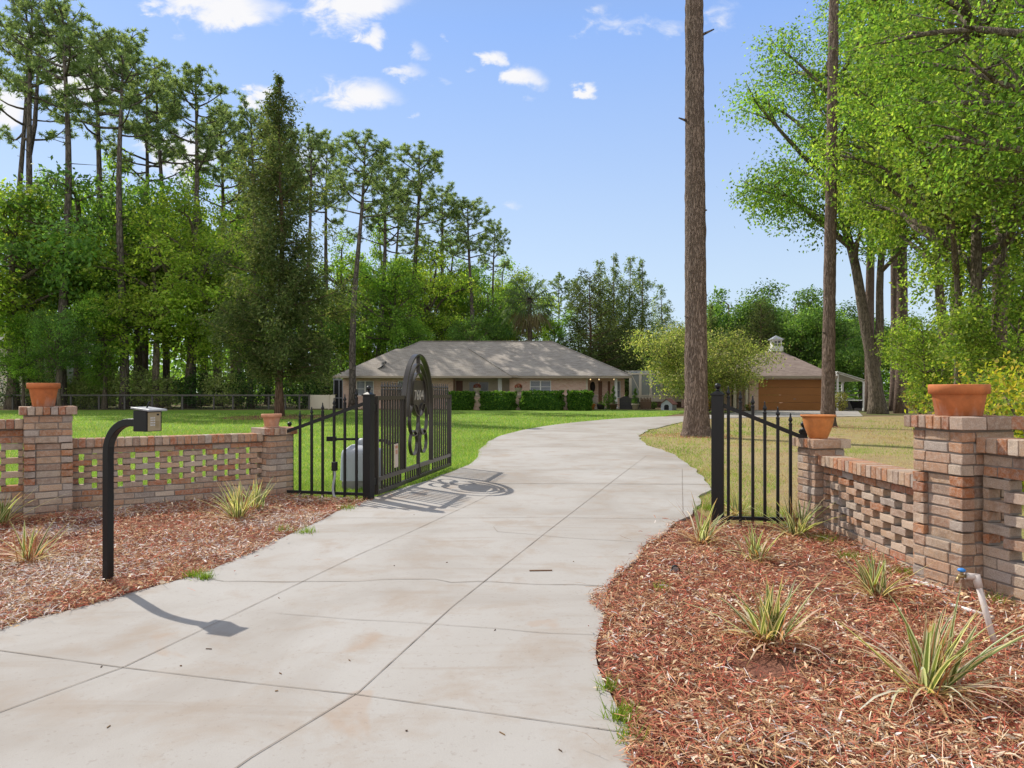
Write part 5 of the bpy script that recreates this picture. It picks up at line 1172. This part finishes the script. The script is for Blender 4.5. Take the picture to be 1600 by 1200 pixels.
def pine(seed, H=25.0, start=.60, nb=24, lean=0, fork=None, tuft=34, stub=True, r0=.26, bushy=1.0, pal=((.175,.25,.115),(.215,.29,.135),(.26,.33,.16),(.14,.205,.095)), barkm='far_pine_bark'):
    r = np.random.default_rng(seed); m = MB(); tf = []
    def axis(z): t = z/H; return np.array([lean*t + .14*math.sin(3.1*t*2+seed), .12*math.sin(2.3*t*2+seed*2), z])
    zs = np.linspace(0, H*.985, 16); m.tube([axis(z) - np.array([0,0,.4 if z == 0 else 0]) for z in zs], [r0*(1.25 if i == 0 else 1 - .80*(z/H)**1.3) for i, z in enumerate(zs)], 9)
    if fork: m.tube([axis(H*fork), axis(H*fork)+np.array([1.0,.2,2.2]), axis(H*fork)+np.array([1.7,.3,7])], [r0*.6,r0*.5,r0*.25], 7)
    for i in range(nb):
        t = (i + r.uniform(0,1))/nb; z = H*(start + (1-start)*t**.9*.97); a = i*2.4 + r.uniform(-.5,.5); L = H*.118*math.sqrt(max(.05, 1 - (t*.96)**2))*r.uniform(.75,1.25); up = r.uniform(.15,.55) + .55*t
        b = axis(z); tipp = b + np.array([math.cos(a)*L*math.cos(up), math.sin(a)*L*math.cos(up), L*math.sin(up)]); pts = curve(b, tipp, r, .07, 5, -.10); rb = .028 + L*.018
        m.tube(pts, list(np.linspace(rb, .015, 6)), 5)
        for k in range(int(2 + L*1.5*bushy)):
            s = r.uniform(.55,1); q = np.array(pts[int(s*5)]); d = (tipp-b)/L + r.normal(size=3)*np.array([.8,.8,.45]); d[2] = d[2]*.6 + .32; d /= np.linalg.norm(d); l = r.uniform(.4,1.2)*(.6+L*.13); e = q + d*l
            m.tube([q, (q+e)/2 + r.normal(size=3)*.06, e], [.02,.015,.008], 4, cap=False); tf.append((e, d)); 
            tf.append((e + r.normal(size=3)*.25, d)); tf.append(((q+e)/2 + r.normal(size=3)*.2, d))
        tf.append((tipp, (tipp-b)/L))
    for k in range(6): tf.append((axis(H*.985)+r.normal(size=3)*.4, np.array([0,0,1.0])))
    if stub:
        for k in range(9): z = H*r.uniform(.3,start); a = r.uniform(0,6.28); L = r.uniform(.3,1.6); b = axis(z); m.tube([b, b+np.array([math.cos(a)*L, math.sin(a)*L, L*r.uniform(-.2,.4)])], [.03,.01], 4)
    n = len(tf); E = np.array([x[0] for x in tf]); Dv = np.array([x[1] for x in tf]); d = r.normal(size=(n,tuft,3)) + Dv[:,None,:]*.6; d[:,:,2] += .2; d /= np.linalg.norm(d,axis=2)[:,:,None]
    L = r.uniform(.20,.42,(n,tuft,1)); sd_ = np.cross(d, r.normal(size=(n,tuft,3))); sd_ /= np.linalg.norm(sd_,axis=2)[:,:,None]; b = E[:,None,:] - d*.04; w_ = .024
    V = np.stack([b, b + d*L*.55 + sd_*w_, b + d*L, b + d*L*.55 - sd_*w_], 2).reshape(-1,3); cc = leafcol(n*tuft, r, pal, .3)*np.repeat(r.uniform(.8,1.2,(n,1)), tuft, 0)
    return mesh_of(m, M[barkm], 'trunk'), np_mesh('crown', V, np.arange(n*tuft*4).reshape(-1,4), cc, [M['needle']])
def cedar(seed, H, Rb, z0, nb, nleaf, pal, ragged=.35, r0=.18, leaf=.16, power=.75, apex=.08, gaps=.15):
    """red cedar: many ascending branches, drooping feathery sprays"""
    r = np.random.default_rng(seed); m = MB(); zs = np.linspace(0, H*.98, 12); ax = lambda z: np.array([.06*math.sin(z*.5+seed), .06*math.cos(z*.4+seed), z])
    m.tube([ax(z) - np.array([0,0,.3 if z == 0 else 0]) for z in zs], [r0*(1.4 if i == 0 else 1-.93*z/H) for i, z in enumerate(zs)], 9); SP = []; 
    for i in range(nb):
        t = 1-(1-(i + r.uniform(0,1))/nb)**.72; z = z0 + (H-z0)*t; prof = ((1-t)**power)*(.55+.45*min(1,t*5+.2)) + apex*(1-t); L = Rb*prof*r.uniform(1-ragged,1+ragged*.6); a = i*2.4 + r.uniform(-.4,.4); up = .25 + .75*t
        if r.random() < gaps: continue
        b = ax(z); tipp = b + np.array([math.cos(a)*L, math.sin(a)*L, L*math.tan(min(up,1.0))*.55]); pts = curve(b, tipp, r, .06, 4, -.06); rb = .015+L*.012; m.tube(pts, list(np.linspace(rb,.006,5)), 4, cap=False)
        k = max(3, int(L*5)); 
        for j in range(k): s = r.uniform(.22,1.03); q = b + (tipp-b)*min(s,1); SP.append((q + r.normal(size=3)*np.array([.20,.20,.16])*(.3+L*.22), (.10+.20*min(1,L/1.6))*r.uniform(.6,1.25)))
    per = max(6, int(nleaf/len(SP))); n = len(SP); E = np.array([s[0] for s in SP]); sc2 = np.array([s[1] for s in SP])
    e = r.normal(size=(n,per,3))*np.array([.75,.75,1.0])*sc2[:,None,None]; e[:,:,2] -= np.abs(r.normal(size=(n,per)))*.12; P = (E[:,None,:]+e).reshape(-1,3); N = len(P)
    d = r.normal(size=(N,3))*.55; d[:,2] -= .35; rad = P*np.array([1,1,0]); rad /= np.linalg.norm(rad,axis=1)[:,None]+1e-6; d += rad*.7; d /= np.linalg.norm(d,axis=1)[:,None]; s = np.cross(d, r.normal(size=(N,3))); s /= np.linalg.norm(s,axis=1)[:,None]
    L = (leaf*r.uniform(.6,1.5,N))[:,None]; V = np.stack([P-d*L*.5, P+s*L*.17, P+d*L*.5, P-s*L*.17],1).reshape(-1,3); cl = np.repeat(r.uniform(.7,1.3,(n,1)), per, 0)
    return mesh_of(m, M['cedar_bark'], 'trunk'), np_mesh('crown', V, np.arange(N*4).reshape(-1,4), leafcol(N, r, pal, .35)*cl, [M['needle']])
def tree(name, px, d, meshes, label, cat='tree', group=None, s=1.0, rz=0, sx=1.0):
    e = empty(name, (XD(px,d), d, 0), label, cat, group, rz); e.scale = (s*sx, s*sx, s)
    link('trunk', meshes[0], e); link('crown', meshes[1], e); return e

# --- tall pines of the left woods
PV = [pine(1, 25, .74, 20), pine(2, 25, .72, 18, lean=.8), pine(3, 25, .75, 18, lean=-.7), pine(4, 25, .64, 22, bushy=1.2), pine(6, 25, .75, 20, fork=.62), pine(9, 25, .70, 24, bushy=1.25, lean=.4)]
PG = 'tall pines of the left woods'
pines = [(20,58,48,1,'tall pine cut by the left edge of the photo'),(49,52,-12,4,'forked tall pine near the left edge, first trunk with two stems'),(101,50,4,0,'tallest slim pine behind the left pillar pot, its crown near the top of the photo'),
 (152,56,58,2,'slim pine between the pot pine and the pine above the keypad'),(190,50,60,0,'straight tall pine standing above the keypad box, round crown'),(228,62,112,3,'shorter pine just right of the pine above the keypad'),
 (264,58,116,1,'tall pine right of the keypad pine, thin spreading crown'),(301,55,116,5,'tall pine in the clear sky left of the big cedar, wide flat crown'),(345,64,170,3,'pine half hidden left of the big cedar'),
 (394,58,168,0,'pine immediately left of the tip of the big cedar'),(418,66,195,2,'pine behind the big cedar'),(478,60,205,5,'bushy pine immediately right of the big cedar'),(508,66,218,1,'thin pine between the big cedar and the leaning pine'),
 (549,50,208,5,'large leaning pine with pale trunk left of the house roof'),(592,62,258,3,'pine behind the large leaning pine, above the left roof slope'),(645,64,230,5,'wide crowned pine above the left end of the roof ridge'),
 (690,70,292,3,'pine with bare limbs above the middle of the house roof'),(738,64,312,5,'rightmost tall pine of the left woods, above the porch'),(772,74,352,0,'small pine at the right end of the left woods'),
 (872,88,430,3,'distant pine above the right part of the house roof'),(905,92,434,5,'distant pine just left of the dark cedars'),(440,72,230,4,'pine far behind the big cedar'),(612,78,285,1,'distant thin pine over the left roof end')]
for i, (px, d, ty, v, lab) in enumerate(pines):
    H = ZD(ty, d); tree('pine_tree', px, d, PV[v], lab, 'pine tree', PG, H/25.4, i*1.7, 1.3 if px in (549,592,645,690,738) else (1.2 if px in (101,190,301,152) else 1.05))
for o in bpy.data.objects:
    if o.name.startswith('pine_tree') and 'large leaning' in o['label']: o.rotation_euler = (0, R(1.6), .6)

# --- broadleaf trees of the left woods
LG = [(.17,.31,.055),(.215,.36,.065),(.13,.25,.05),(.27,.41,.075)]
LY = [(.23,.35,.05),(.29,.40,.055),(.18,.29,.045),(.36,.43,.085)]
LD = [(.12,.23,.065),(.15,.27,.07),(.10,.19,.055),(.19,.30,.07)]
BV = [broad(31, 13, 4.6, 2.2, 15000, .21, LG, 26, lobe=(.18,.32)), broad(32, 13, 4.2, 2.0, 14000, .20, LY, 24, lobe=(.18,.32)), broad(33, 13, 5.0, 3.0, 15000, .22, LD, 28, lobe=(.18,.32)), broad(34, 13, 4.0, 1.5, 13000, .20, LG, 24, lobe=(.18,.32), squash=1.1), broad(35, 13, 5.2, 2.5, 15000, .21, LY, 28, lobe=(.18,.30))]
BV.append(broad(36, 16, 4.6, 4.5, 12000, .20, LG[:2]+LY[:2], 30, lobe=(.13,.22), spread=.95, fork=.7))
BG = 'leafy trees of the left woods'
bl = [(14,50,236,1,1.1,'pale green tree at the left edge below the cut pine'),(66,62,330,0,1,'leafy tree behind the forked pine'),(128,54,215,2,1.0,'dark leafy tree between the two pines above the left pillar pot'),(212,57,255,0,1,'leafy tree just right of the keypad pine'),
 (245,51,318,1,1.05,'yellow-green tree above the low wall, right of the keypad box'),(292,53,290,4,1.0,'spreading yellow-green tree with forked brown trunk left of the big cedar'),(342,60,300,3,1,'tall leafy tree left of the big cedar'),(375,52,395,1,.95,'low yellow-green tree touching the left side of the big cedar'),
 (165,50,420,3,.9,'low bushy tree behind the keypad arm'),(92,47,455,2,.8,'small dark tree behind the left pillar pot'),(38,49,470,0,.8,'small tree in front of the neighbour house'),(505,64,420,2,.9,'dark leafy tree between the big cedar and the house'),
 (570,66,395,1,.9,'yellow-green tree behind the left end of the house'),(615,62,378,0,.95,'bright leafy tree above the satellite dish'),(665,66,372,4,.9,'pale leafy tree above the gate arch'),(712,70,398,0,.9,'leafy tree behind the middle of the house'),(762,74,405,2,.95,'dark round tree left of the cabbage palm'),
 (800,78,410,4,.9,'yellow-green tree right above the palm'),(868,80,470,0,.8,'low leafy tree right of the cabbage palm'),(540,72,430,3,.8,'leafy tree left of the house roof, far back'),(740,62,470,2,.7,'low dark bluish tree behind the house ridge'),(640,60,470,3,.75,'low leafy tree directly behind the left roof slope'),
 (80,60,262,5,.9,'tall thin-leaved tree between the forked pine and the tallest slim pine'),(168,62,222,5,.85,'tall thin-leaved tree behind the pine above the keypad'),(322,62,248,5,.9,'tall thin-leaved tree between the wide-crowned pine and the big cedar'),(366,68,235,5,.8,'airy tree touching the upper left side of the big cedar'),(532,70,350,5,.85,'airy tree left of the large leaning pine'),(602,74,335,5,.9,'airy tree between the leaning pine and the wide crowned pine'),(700,76,362,5,.9,'airy tree under the bare-limbed pine above the house roof'),(785,80,395,5,.85,'airy tree at the right end of the left woods')]
for i, (px, d, ty, v, sx, lab) in enumerate(bl): tree('leafy_tree', px, d, BV[v], lab, 'tree', BG, ZD(ty,d)/(16.2 if v == 5 else 13.2), i*2.1, sx)

# --- cedars
CD = [(.10,.145,.05),(.135,.175,.065),(.075,.11,.04),(.175,.19,.085)]
CG = [(.16,.235,.085),(.20,.275,.10),(.125,.195,.075),(.255,.30,.12)]
H = ZD(112, 36); tree('cedar_tree', 438, 36, cedar(41, H, 3.45, 2.0, 200, 68000, CD, .58, .21, .17, .74, .10, .26), 'big feathery dark cedar rising from the mulch ring on the left lawn', 'cedar tree')
C1 = cedar(42, 13, 2.5, .8, 90, 16000, CG, .35, .16, .18, .7); C2 = cedar(43, 13, 2.2, .8, 90, 16000, CG, .4, .16, .18, .8); C3 = cedar(44, 10, 3.8, .6, 90, 22000, [(.075,.10,.038),(.095,.12,.045),(.06,.085,.034)], .3, .16, .18, .55)
for i, (px, d, ty, mm_, sx, lab) in enumerate([(938,66,402,C1,1.0,'dark cedar with the leftmost tip of the group behind the house end'),(958,64,393,C2,1.05,'pointed cedar, second from the left of the group behind the house end'),(984,65,395,C1,1.0,'pointed cedar in the middle of the group behind the house end'),
        (1004,64,400,C2,1.05,'cedar right of the middle of the group behind the house end'),(1034,66,440,C1,1.1,'lowest right-hand cedar of the group, nearest the big pine trunk'),(922,61,424,C3,1.0,'broad olive cedar in front of the pointed ones, over the right roof slope'),(1188,68,468,C3,.9,'dark cedar behind the garage roof'),(1110,72,470,C2,1.1,'cedar hidden behind the big pine trunk and small tree')]):
    tree('cedar_tree', px, d, mm_, lab, 'cedar tree', 'cedars behind the buildings', ZD(ty,d)/(10.2 if mm_ is C3 else 13.1), i*1.3, sx)

# --- cabbage palm
def palm(px, d, top, label):
    e = empty('cabbage_palm', (XD(px,d),d,0), label, 'palm'); r = np.random.default_rng(8); H = ZD(top,d) - 1.6; m = MB(); m.tube([(0,0,-.3),(.1,0,H*.5),(0,0,H)], [.24,.20,.18], 10); m.build('trunk', M['oak_bark'], e, world=False)
    V = []; Fc = []; C = []; S2 = MB()
    for i in range(44):
        a = i*2.4; el = 1.2 - 2.5*(i/44)**.9; dirv = np.array([math.cos(a)*math.cos(el), math.sin(a)*math.cos(el), math.sin(el)]); b = np.array([0,0,H]); c = b + dirv*r.uniform(1.3,2.0); c[2] -= .3
        S2.tube([b, (b+c)/2+np.array([0,0,.12]), c], [.03,.02,.015], 4); side_ = np.cross(dirv, [0,0,1]); side_ /= np.linalg.norm(side_)+1e-6
        dead = i > 30; base = np.array((.26,.22,.14) if dead else (.13,.19,.09))*r.uniform(.7,1.4)
        for k in range(18):
            th = (k/17-.5)*3.6; dd = dirv*math.cos(th)+side_*math.sin(th); L = r.uniform(1.05,1.6); w_ = .055; tip = c + dd*L; tip[2] -= .45*L; md = c + dd*L*.55; nn = np.cross(dd,[0,0,1]); nn /= np.linalg.norm(nn)+1e-6; q = len(V)
            V += [c, md+nn*w_, tip, md-nn*w_]; Fc.append((q,q+1,q+2,q+3)); C.append(base)
    S2.build('stalks', M['oak_bark'], e, world=False); link('fronds', np_mesh('fronds', V, Fc, C, [M['needle']]), e)
palm(827, 63, 440, 'cabbage palm with drooping grey-green fans behind the house ridge')

# --- trees behind the garage
RG = [(.105,.205,.05),(.14,.25,.06),(.08,.165,.042),(.19,.295,.075)]
RV = [broad(51, 13, 4.6, 1.5, 16000, .28, RG, 20, lobe=(.24,.36)), broad(52, 13, 4.9, 1.0, 16000, .28, RG, 22, lobe=(.24,.36))]
for i, (px, d, ty, v, sx, lab) in enumerate([(1142,74,430,0,.95,'leafy tree beside the big pine trunk, behind the small tree'),(1182,78,440,1,1,'tree standing behind the cupola, left side'),(1243,70,432,0,1.05,'tall leafy tree behind the garage roof'),(1275,66,452,1,1,'leafy tree at the right end of the garage roof'),(1105,84,470,1,1,'far leafy tree just right of the big pine trunk'),
        (1320,62,500,0,1.0,'low dark tree behind the lean-to'),(1345,74,470,1,1.1,'far tree behind the leaning twin trunks'),(1440,70,480,0,1.1,'far tree in the gap right of the straight trunks'),(1540,64,450,1,1.2,'far tree behind the right-hand thicket'),(1620,58,430,0,1.2,'far tree at the right edge of the photo')]):
    tree('leafy_tree', px, d, RV[v], lab, 'tree', 'leafy trees behind the garage', ZD(ty,d)/13.2, i*1.9, sx)

# --- small spreading tree in front of the screen enclosure
OL = [(.20,.26,.075),(.26,.30,.10),(.155,.21,.06),(.32,.31,.14)]
sm = broad(61, 5.6, 4.35, 1.15, 32000, .13, OL, 30, .12, lobe=(.22,.34), trunk=[([(0,0,-.1),(-.25,.1,.9),(-.9,.1,2.0),(-1.6,.1,3.2)],.11,.05), ([(0.05,0,-.1),(.3,-.1,1.0),(.9,0,2.2),(1.5,0,3.4)],.11,.05), ([(0,.05,-.1),(.05,.3,1.2),(.2,.4,2.6),(.2,.3,4)],.10,.04)], droop=.7, squash=1.05, var=.35)
tree('small_tree', 1086, 43, sm, 'small spreading olive-green tree in front of the screen enclosure', 'tree', None, 1.0)

# --- two bare pine trunks on the right lawn; crowns are above the frame
def big_pine(px, d, r0, label, seed, lean):
    H = 30.0; e = empty('pine_tree', (XD(px,d), d, 0), label, 'pine tree', 'bare pine trunks on the right lawn'); r = np.random.default_rng(seed); nz, na = 340, 56; V = []
    for i in range(nz):
        z = -.3 + 18.3*i/(nz-1); t = max(0,z)/H
        for k in range(na):
            a = 2*math.pi*k/na; rad = r0*(1 - .62*t) + r0*.42*math.exp(-max(0,z)/.35)*(1+.35*math.sin(a*5+seed))
            c, s = math.cos(a), math.sin(a); p = mnoise.noise((c*3.2+seed, s*3.2, z*1.1)); q = mnoise.noise((c*8+seed, s*8, z*2.6)); rad += r0*(.06*p + .075*abs(q)*1.2)
            V.append((lean[0]*t + c*rad, lean[1]*t + s*rad, z))
    Fc = [(i*na+k, i*na+(k+1)%na, (i+1)*na+(k+1)%na, (i+1)*na+k) for i in range(nz-1) for k in range(na)]
    me = np_mesh('trunk', V, Fc, None, [M['pine_bark']], smooth=True); link('trunk', me, e)
    for z_, a_, L_ in ((3.35,3.6,.10),(6.4,.4,.13),(8.9,3.3,.22),(11.3,5.9,.3),(12.6,2.9,.25)):
        q = MB(); rr = r0*(1-.62*z_/H); q.tube([(lean[0]*z_/H+math.cos(a_)*rr*.8, math.sin(a_)*rr*.8, z_), (lean[0]*z_/H+math.cos(a_)*(rr+L_), math.sin(a_)*(rr+L_), z_+L_*.35)], [.045,.018], 7); q.build('branch_stub', M['far_pine_bark'], e, world=False)
    tm, cm = pine(seed, H, .62, 26, lean=lean[0], r0=r0, stub=False); 
    V2 = np.zeros(len(tm.vertices)*3, dtype=np.float32); tm.vertices.foreach_get('co', V2); V2 = V2.reshape(-1,3); low = V2[:,2] < 17
    import bmesh
    bm = bmesh.new(); bm.from_mesh(tm); bmesh.ops.delete(bm, geom=[v for v in bm.verts if v.co.z < 17.2], context='VERTS'); bm.to_mesh(tm); bm.free()
    link('upper_trunk', tm, e); link('crown', cm, e); return e
big_pine(1088, 19.86, .315, 'thick bare pine trunk beside the bend of the driveway', 71, (-.15,0))
big_pine(1293, 25.2, .222, 'slimmer bare pine trunk in front of the garage door', 72, (.45,0))

# --- bright oaks and thicket on the right
OK_ = [(.135,.255,.042),(.18,.305,.052),(.10,.205,.034),(.24,.34,.075)]
OY = [(.175,.285,.045),(.225,.33,.055),(.13,.235,.038),(.29,.36,.085)]
o1 = broad(81, 27, 8.6, 8.5, 84000, .19, OK_, 64, .5, lobe=(.13,.23), spread=.95, tight=.26, trunk=[([(0,0,-.2),(-.25,0,2.5),(-.75,.1,5.5),(-1.2,.2,8.5),(-2.2,.3,13),(-2.8,0,20)],.42,.15), ([(-.2,0,2.2),(.0,-.15,4.5),(.02,-.2,8),(.6,0,14),(1.2,0,21)],.28,.11)], droop=.9, flat=.4)
tree('oak_tree', 1372, 40, o1, 'tall oak with twin leaning trunks right of the garage, crown spreading over the sky', 'oak tree')
o2 = broad(82, 17, 5.2, 4.6, 42000, .145, OY, 56, .24, lobe=(.13,.23), spread=.95, tight=.27, droop=1.3, flat=.3, trunk=[([(0,0,-.2),(.05,0,3),(.1,.1,7),(.3,.2,13)],.27,.09), ([(-.5,.2,-.2),(-.45,.2,3),(-.6,.2,6),(-1.6,.3,10)],.12,.05), ([(.35,-.3,-.2),(.4,-.3,2.5),(.7,-.4,6),(1.8,-.5,11)],.10,.05)])
tree('oak_tree', 1524, 23, o2, 'bright leafy oak with clustered stems behind the wide squat pot', 'oak tree', None)
o3 = broad(83, 14.5, 6.6, 4.6, 48000, .12, OK_, 56, .30, lobe=(.12,.22), spread=.97, tight=.27, droop=1.2, flat=.3)
tree('oak_tree', 1835, 15.5, o3, 'near oak reaching in over the upper right corner of the photo', 'oak tree', None, 1.0, 1.0)
o4 = broad(84, 17, 4.9, 5.5, 32000, .17, OY, 46, .25, lobe=(.13,.23), spread=.95, tight=.27, droop=1.0, flat=.3)
tree('oak_tree', 1478, 30, o4, 'bright yellow-green oak in the middle of the right-hand thicket', 'oak tree', None)
o5 = broad(85, 15, 5.4, 3.5, 30000, .17, OK_, 44, .25, lobe=(.13,.23), spread=.95, tight=.27, droop=1.0, flat=.3)
tree('oak_tree', 1640, 30, o5, 'leafy oak at the right edge behind the yellow-green bush', 'oak tree', None, 1.0, 2.0)
PR1 = pine(75, 27, .62, 22, r0=.33, barkm='pine_bark'); PR2 = pine(76, 27, .64, 20, r0=.30, barkm='pine_bark')
tree('pine_tree', 1407, 41, PR1, 'straight pine trunk standing right of the leaning twin trunks', 'pine tree', None)
tree('pine_tree', 1397, 46, PR2, 'thinner pine trunk just behind the straight one, right of the twin trunks', 'pine tree', None)
tree('pine_tree', 1567, 26, PR2, 'slim grey trunk in the thicket right of the clustered stems', 'pine tree', None, .9, 1.0)
tree('pine_tree', 1500, 31, PR2, 'thin dark trunk in the thicket left of the clustered stems', 'pine tree', None, .85, 2.0)
tree('pine_tree', 1361, 44, PR2, 'short visible reddish trunk at the left foot of the leaning twin trunks', 'pine tree', None, 1.0, 3.0)
s1 = broad(86, 6.5, 2.3, .9, 11000, .12, OY, 18, .06, lobe=(.22,.34), droop=.6, flat=.3)
for i, (px, d, s_, lab) in enumerate([(1448,26,.78,'pale green sapling left of the wide squat pot'),(1490,34,.85,'sapling behind the wide squat pot'),(1585,21,.95,'sapling rising above the yellow-green bush'),(1545,29,.75,'low sapling among the clustered stems'),(1440,36,.8,'low leafy sapling right of the straight pine trunk')]):
    tree('sapling', px, d, s1, lab, 'sapling', 'saplings of the right-hand thicket', s_, i*1.4)
YB = [(.30,.33,.030),(.36,.36,.04),(.20,.27,.03),(.42,.33,.07),(.15,.22,.03)]
def leafbush(px, d, rx, rz, n, size, label, seed, pal, cat='bush', group=None): 
    return bush(px, d, rx, rz, n, label, seed, pal, 0, 'leafy_bush', size, group)
leafbush(1625, 8.2, 1.25, 1.78, 7500, .062, 'yellow-green bush behind the brick wall at the right edge', 91, YB)
leafbush(1560, 15, 1.3, 1.7, 3600, .085, 'green bush behind the wide squat pot', 92, OY)
leafbush(1440, 37, .9, 1.9, 1500, .12, 'reddish-stemmed shrub right of the straight pine trunk', 93, [(.2,.17,.05),(.14,.2,.04),(.26,.17,.08)])
leafbush(1314, 44.5, .45, 1.35, 600, .12, 'spindly pale shrub in front of the lean-to', 94, [(.2,.22,.06),(.26,.24,.10)])
leafbush(1108, 45, .5, 2.1, 800, .14, 'rust and yellow shrub behind the right gate post', 95, [(.30,.15,.05),(.24,.22,.05),(.36,.22,.08)])
# undergrowth along the fence of the left woods
UG = [(.26,.33,.13),(.32,.38,.16),(.20,.27,.10),(.38,.41,.20)]; UD = [(.10,.19,.055),(.06,.11,.03),(.03,.065,.02)]
for i, (px, d, rx, rz, pal, lab) in enumerate([(12,50.6,2.4,4.3,UD,'dark evergreen shrub at the left edge by the boundary fence'),(72,51,1.8,2.6,UG,'pale shrub behind the left pillar pot'),(120,51,1.6,2.2,UG,'pale shrub right of the left pillar pot'),(155,51.5,1.9,3.0,UG,'grey-green shrub left of the keypad pine'),(212,51,2.0,3.2,UG,'large pale shrub behind the keypad box'),
        (252,51.5,1.8,2.5,UG,'pale shrub right of the keypad box'),(312,51.5,1.9,2.7,UD,'dark shrub under the forked brown trunk'),(352,51,1.8,2.9,UG,'grey-green shrub left of the big cedar foot'),(395,51.5,1.9,3.2,UD,'dark shrub left of the short left pillar pot'),(470,52,1.8,2.8,UD,'dark shrub right of the big cedar foot'),(503,54,1.5,3.0,UG,'light shrub behind the beige panel screen'),(590,67,2.6,5.0,UD,'tall dark shrub behind the left roof slope')]):
    bush(px, d, rx, rz, 2600, lab, 100+i, pal, 0, 'wild_shrub', .19, 'wild shrubs along the boundary fence')
# far woods that read as one mass
r = np.random.default_rng(77); P = []; 
def mass(x0, x1, y0, y1, h, n, seed):
    r = np.random.default_rng(seed); x = r.uniform(x0,x1,n); y = r.uniform(y0,y1,n); hh = np.array([h*(.75+.5*mnoise.noise((a*.09,b*.05,seed))) for a,b in zip(x,y)]); return np.column_stack([x,y,hh*r.uniform(0,1,n)**.8])
P = np.vstack([mass(-105,-20,86,104,13,15000,1), mass(-25,40,100,118,10,13000,2), mass(30,110,88,112,12,15000,3)])
V, Fq = leafpts(len(P), .75, r, P, .2, .7); tag(link('distant_woods', np_mesh('distant_woods', V, Fq, leafcol(len(P), r, LD+LG, .3), [M['leaf']])), kind='stuff')
P = np.vstack([mass(-60,-12,66,78,5.5,14000,4), mass(-12,22,84,92,6,8000,5), mass(22,60,70,84,4.5,9000,6)])
V, Fq = leafpts(len(P), .36, r, P, .2, .6); tag(link('underbrush', np_mesh('underbrush', V, Fq, leafcol(len(P), r, LD+LG[:3], .3), [M['leaf']])), kind='stuff')
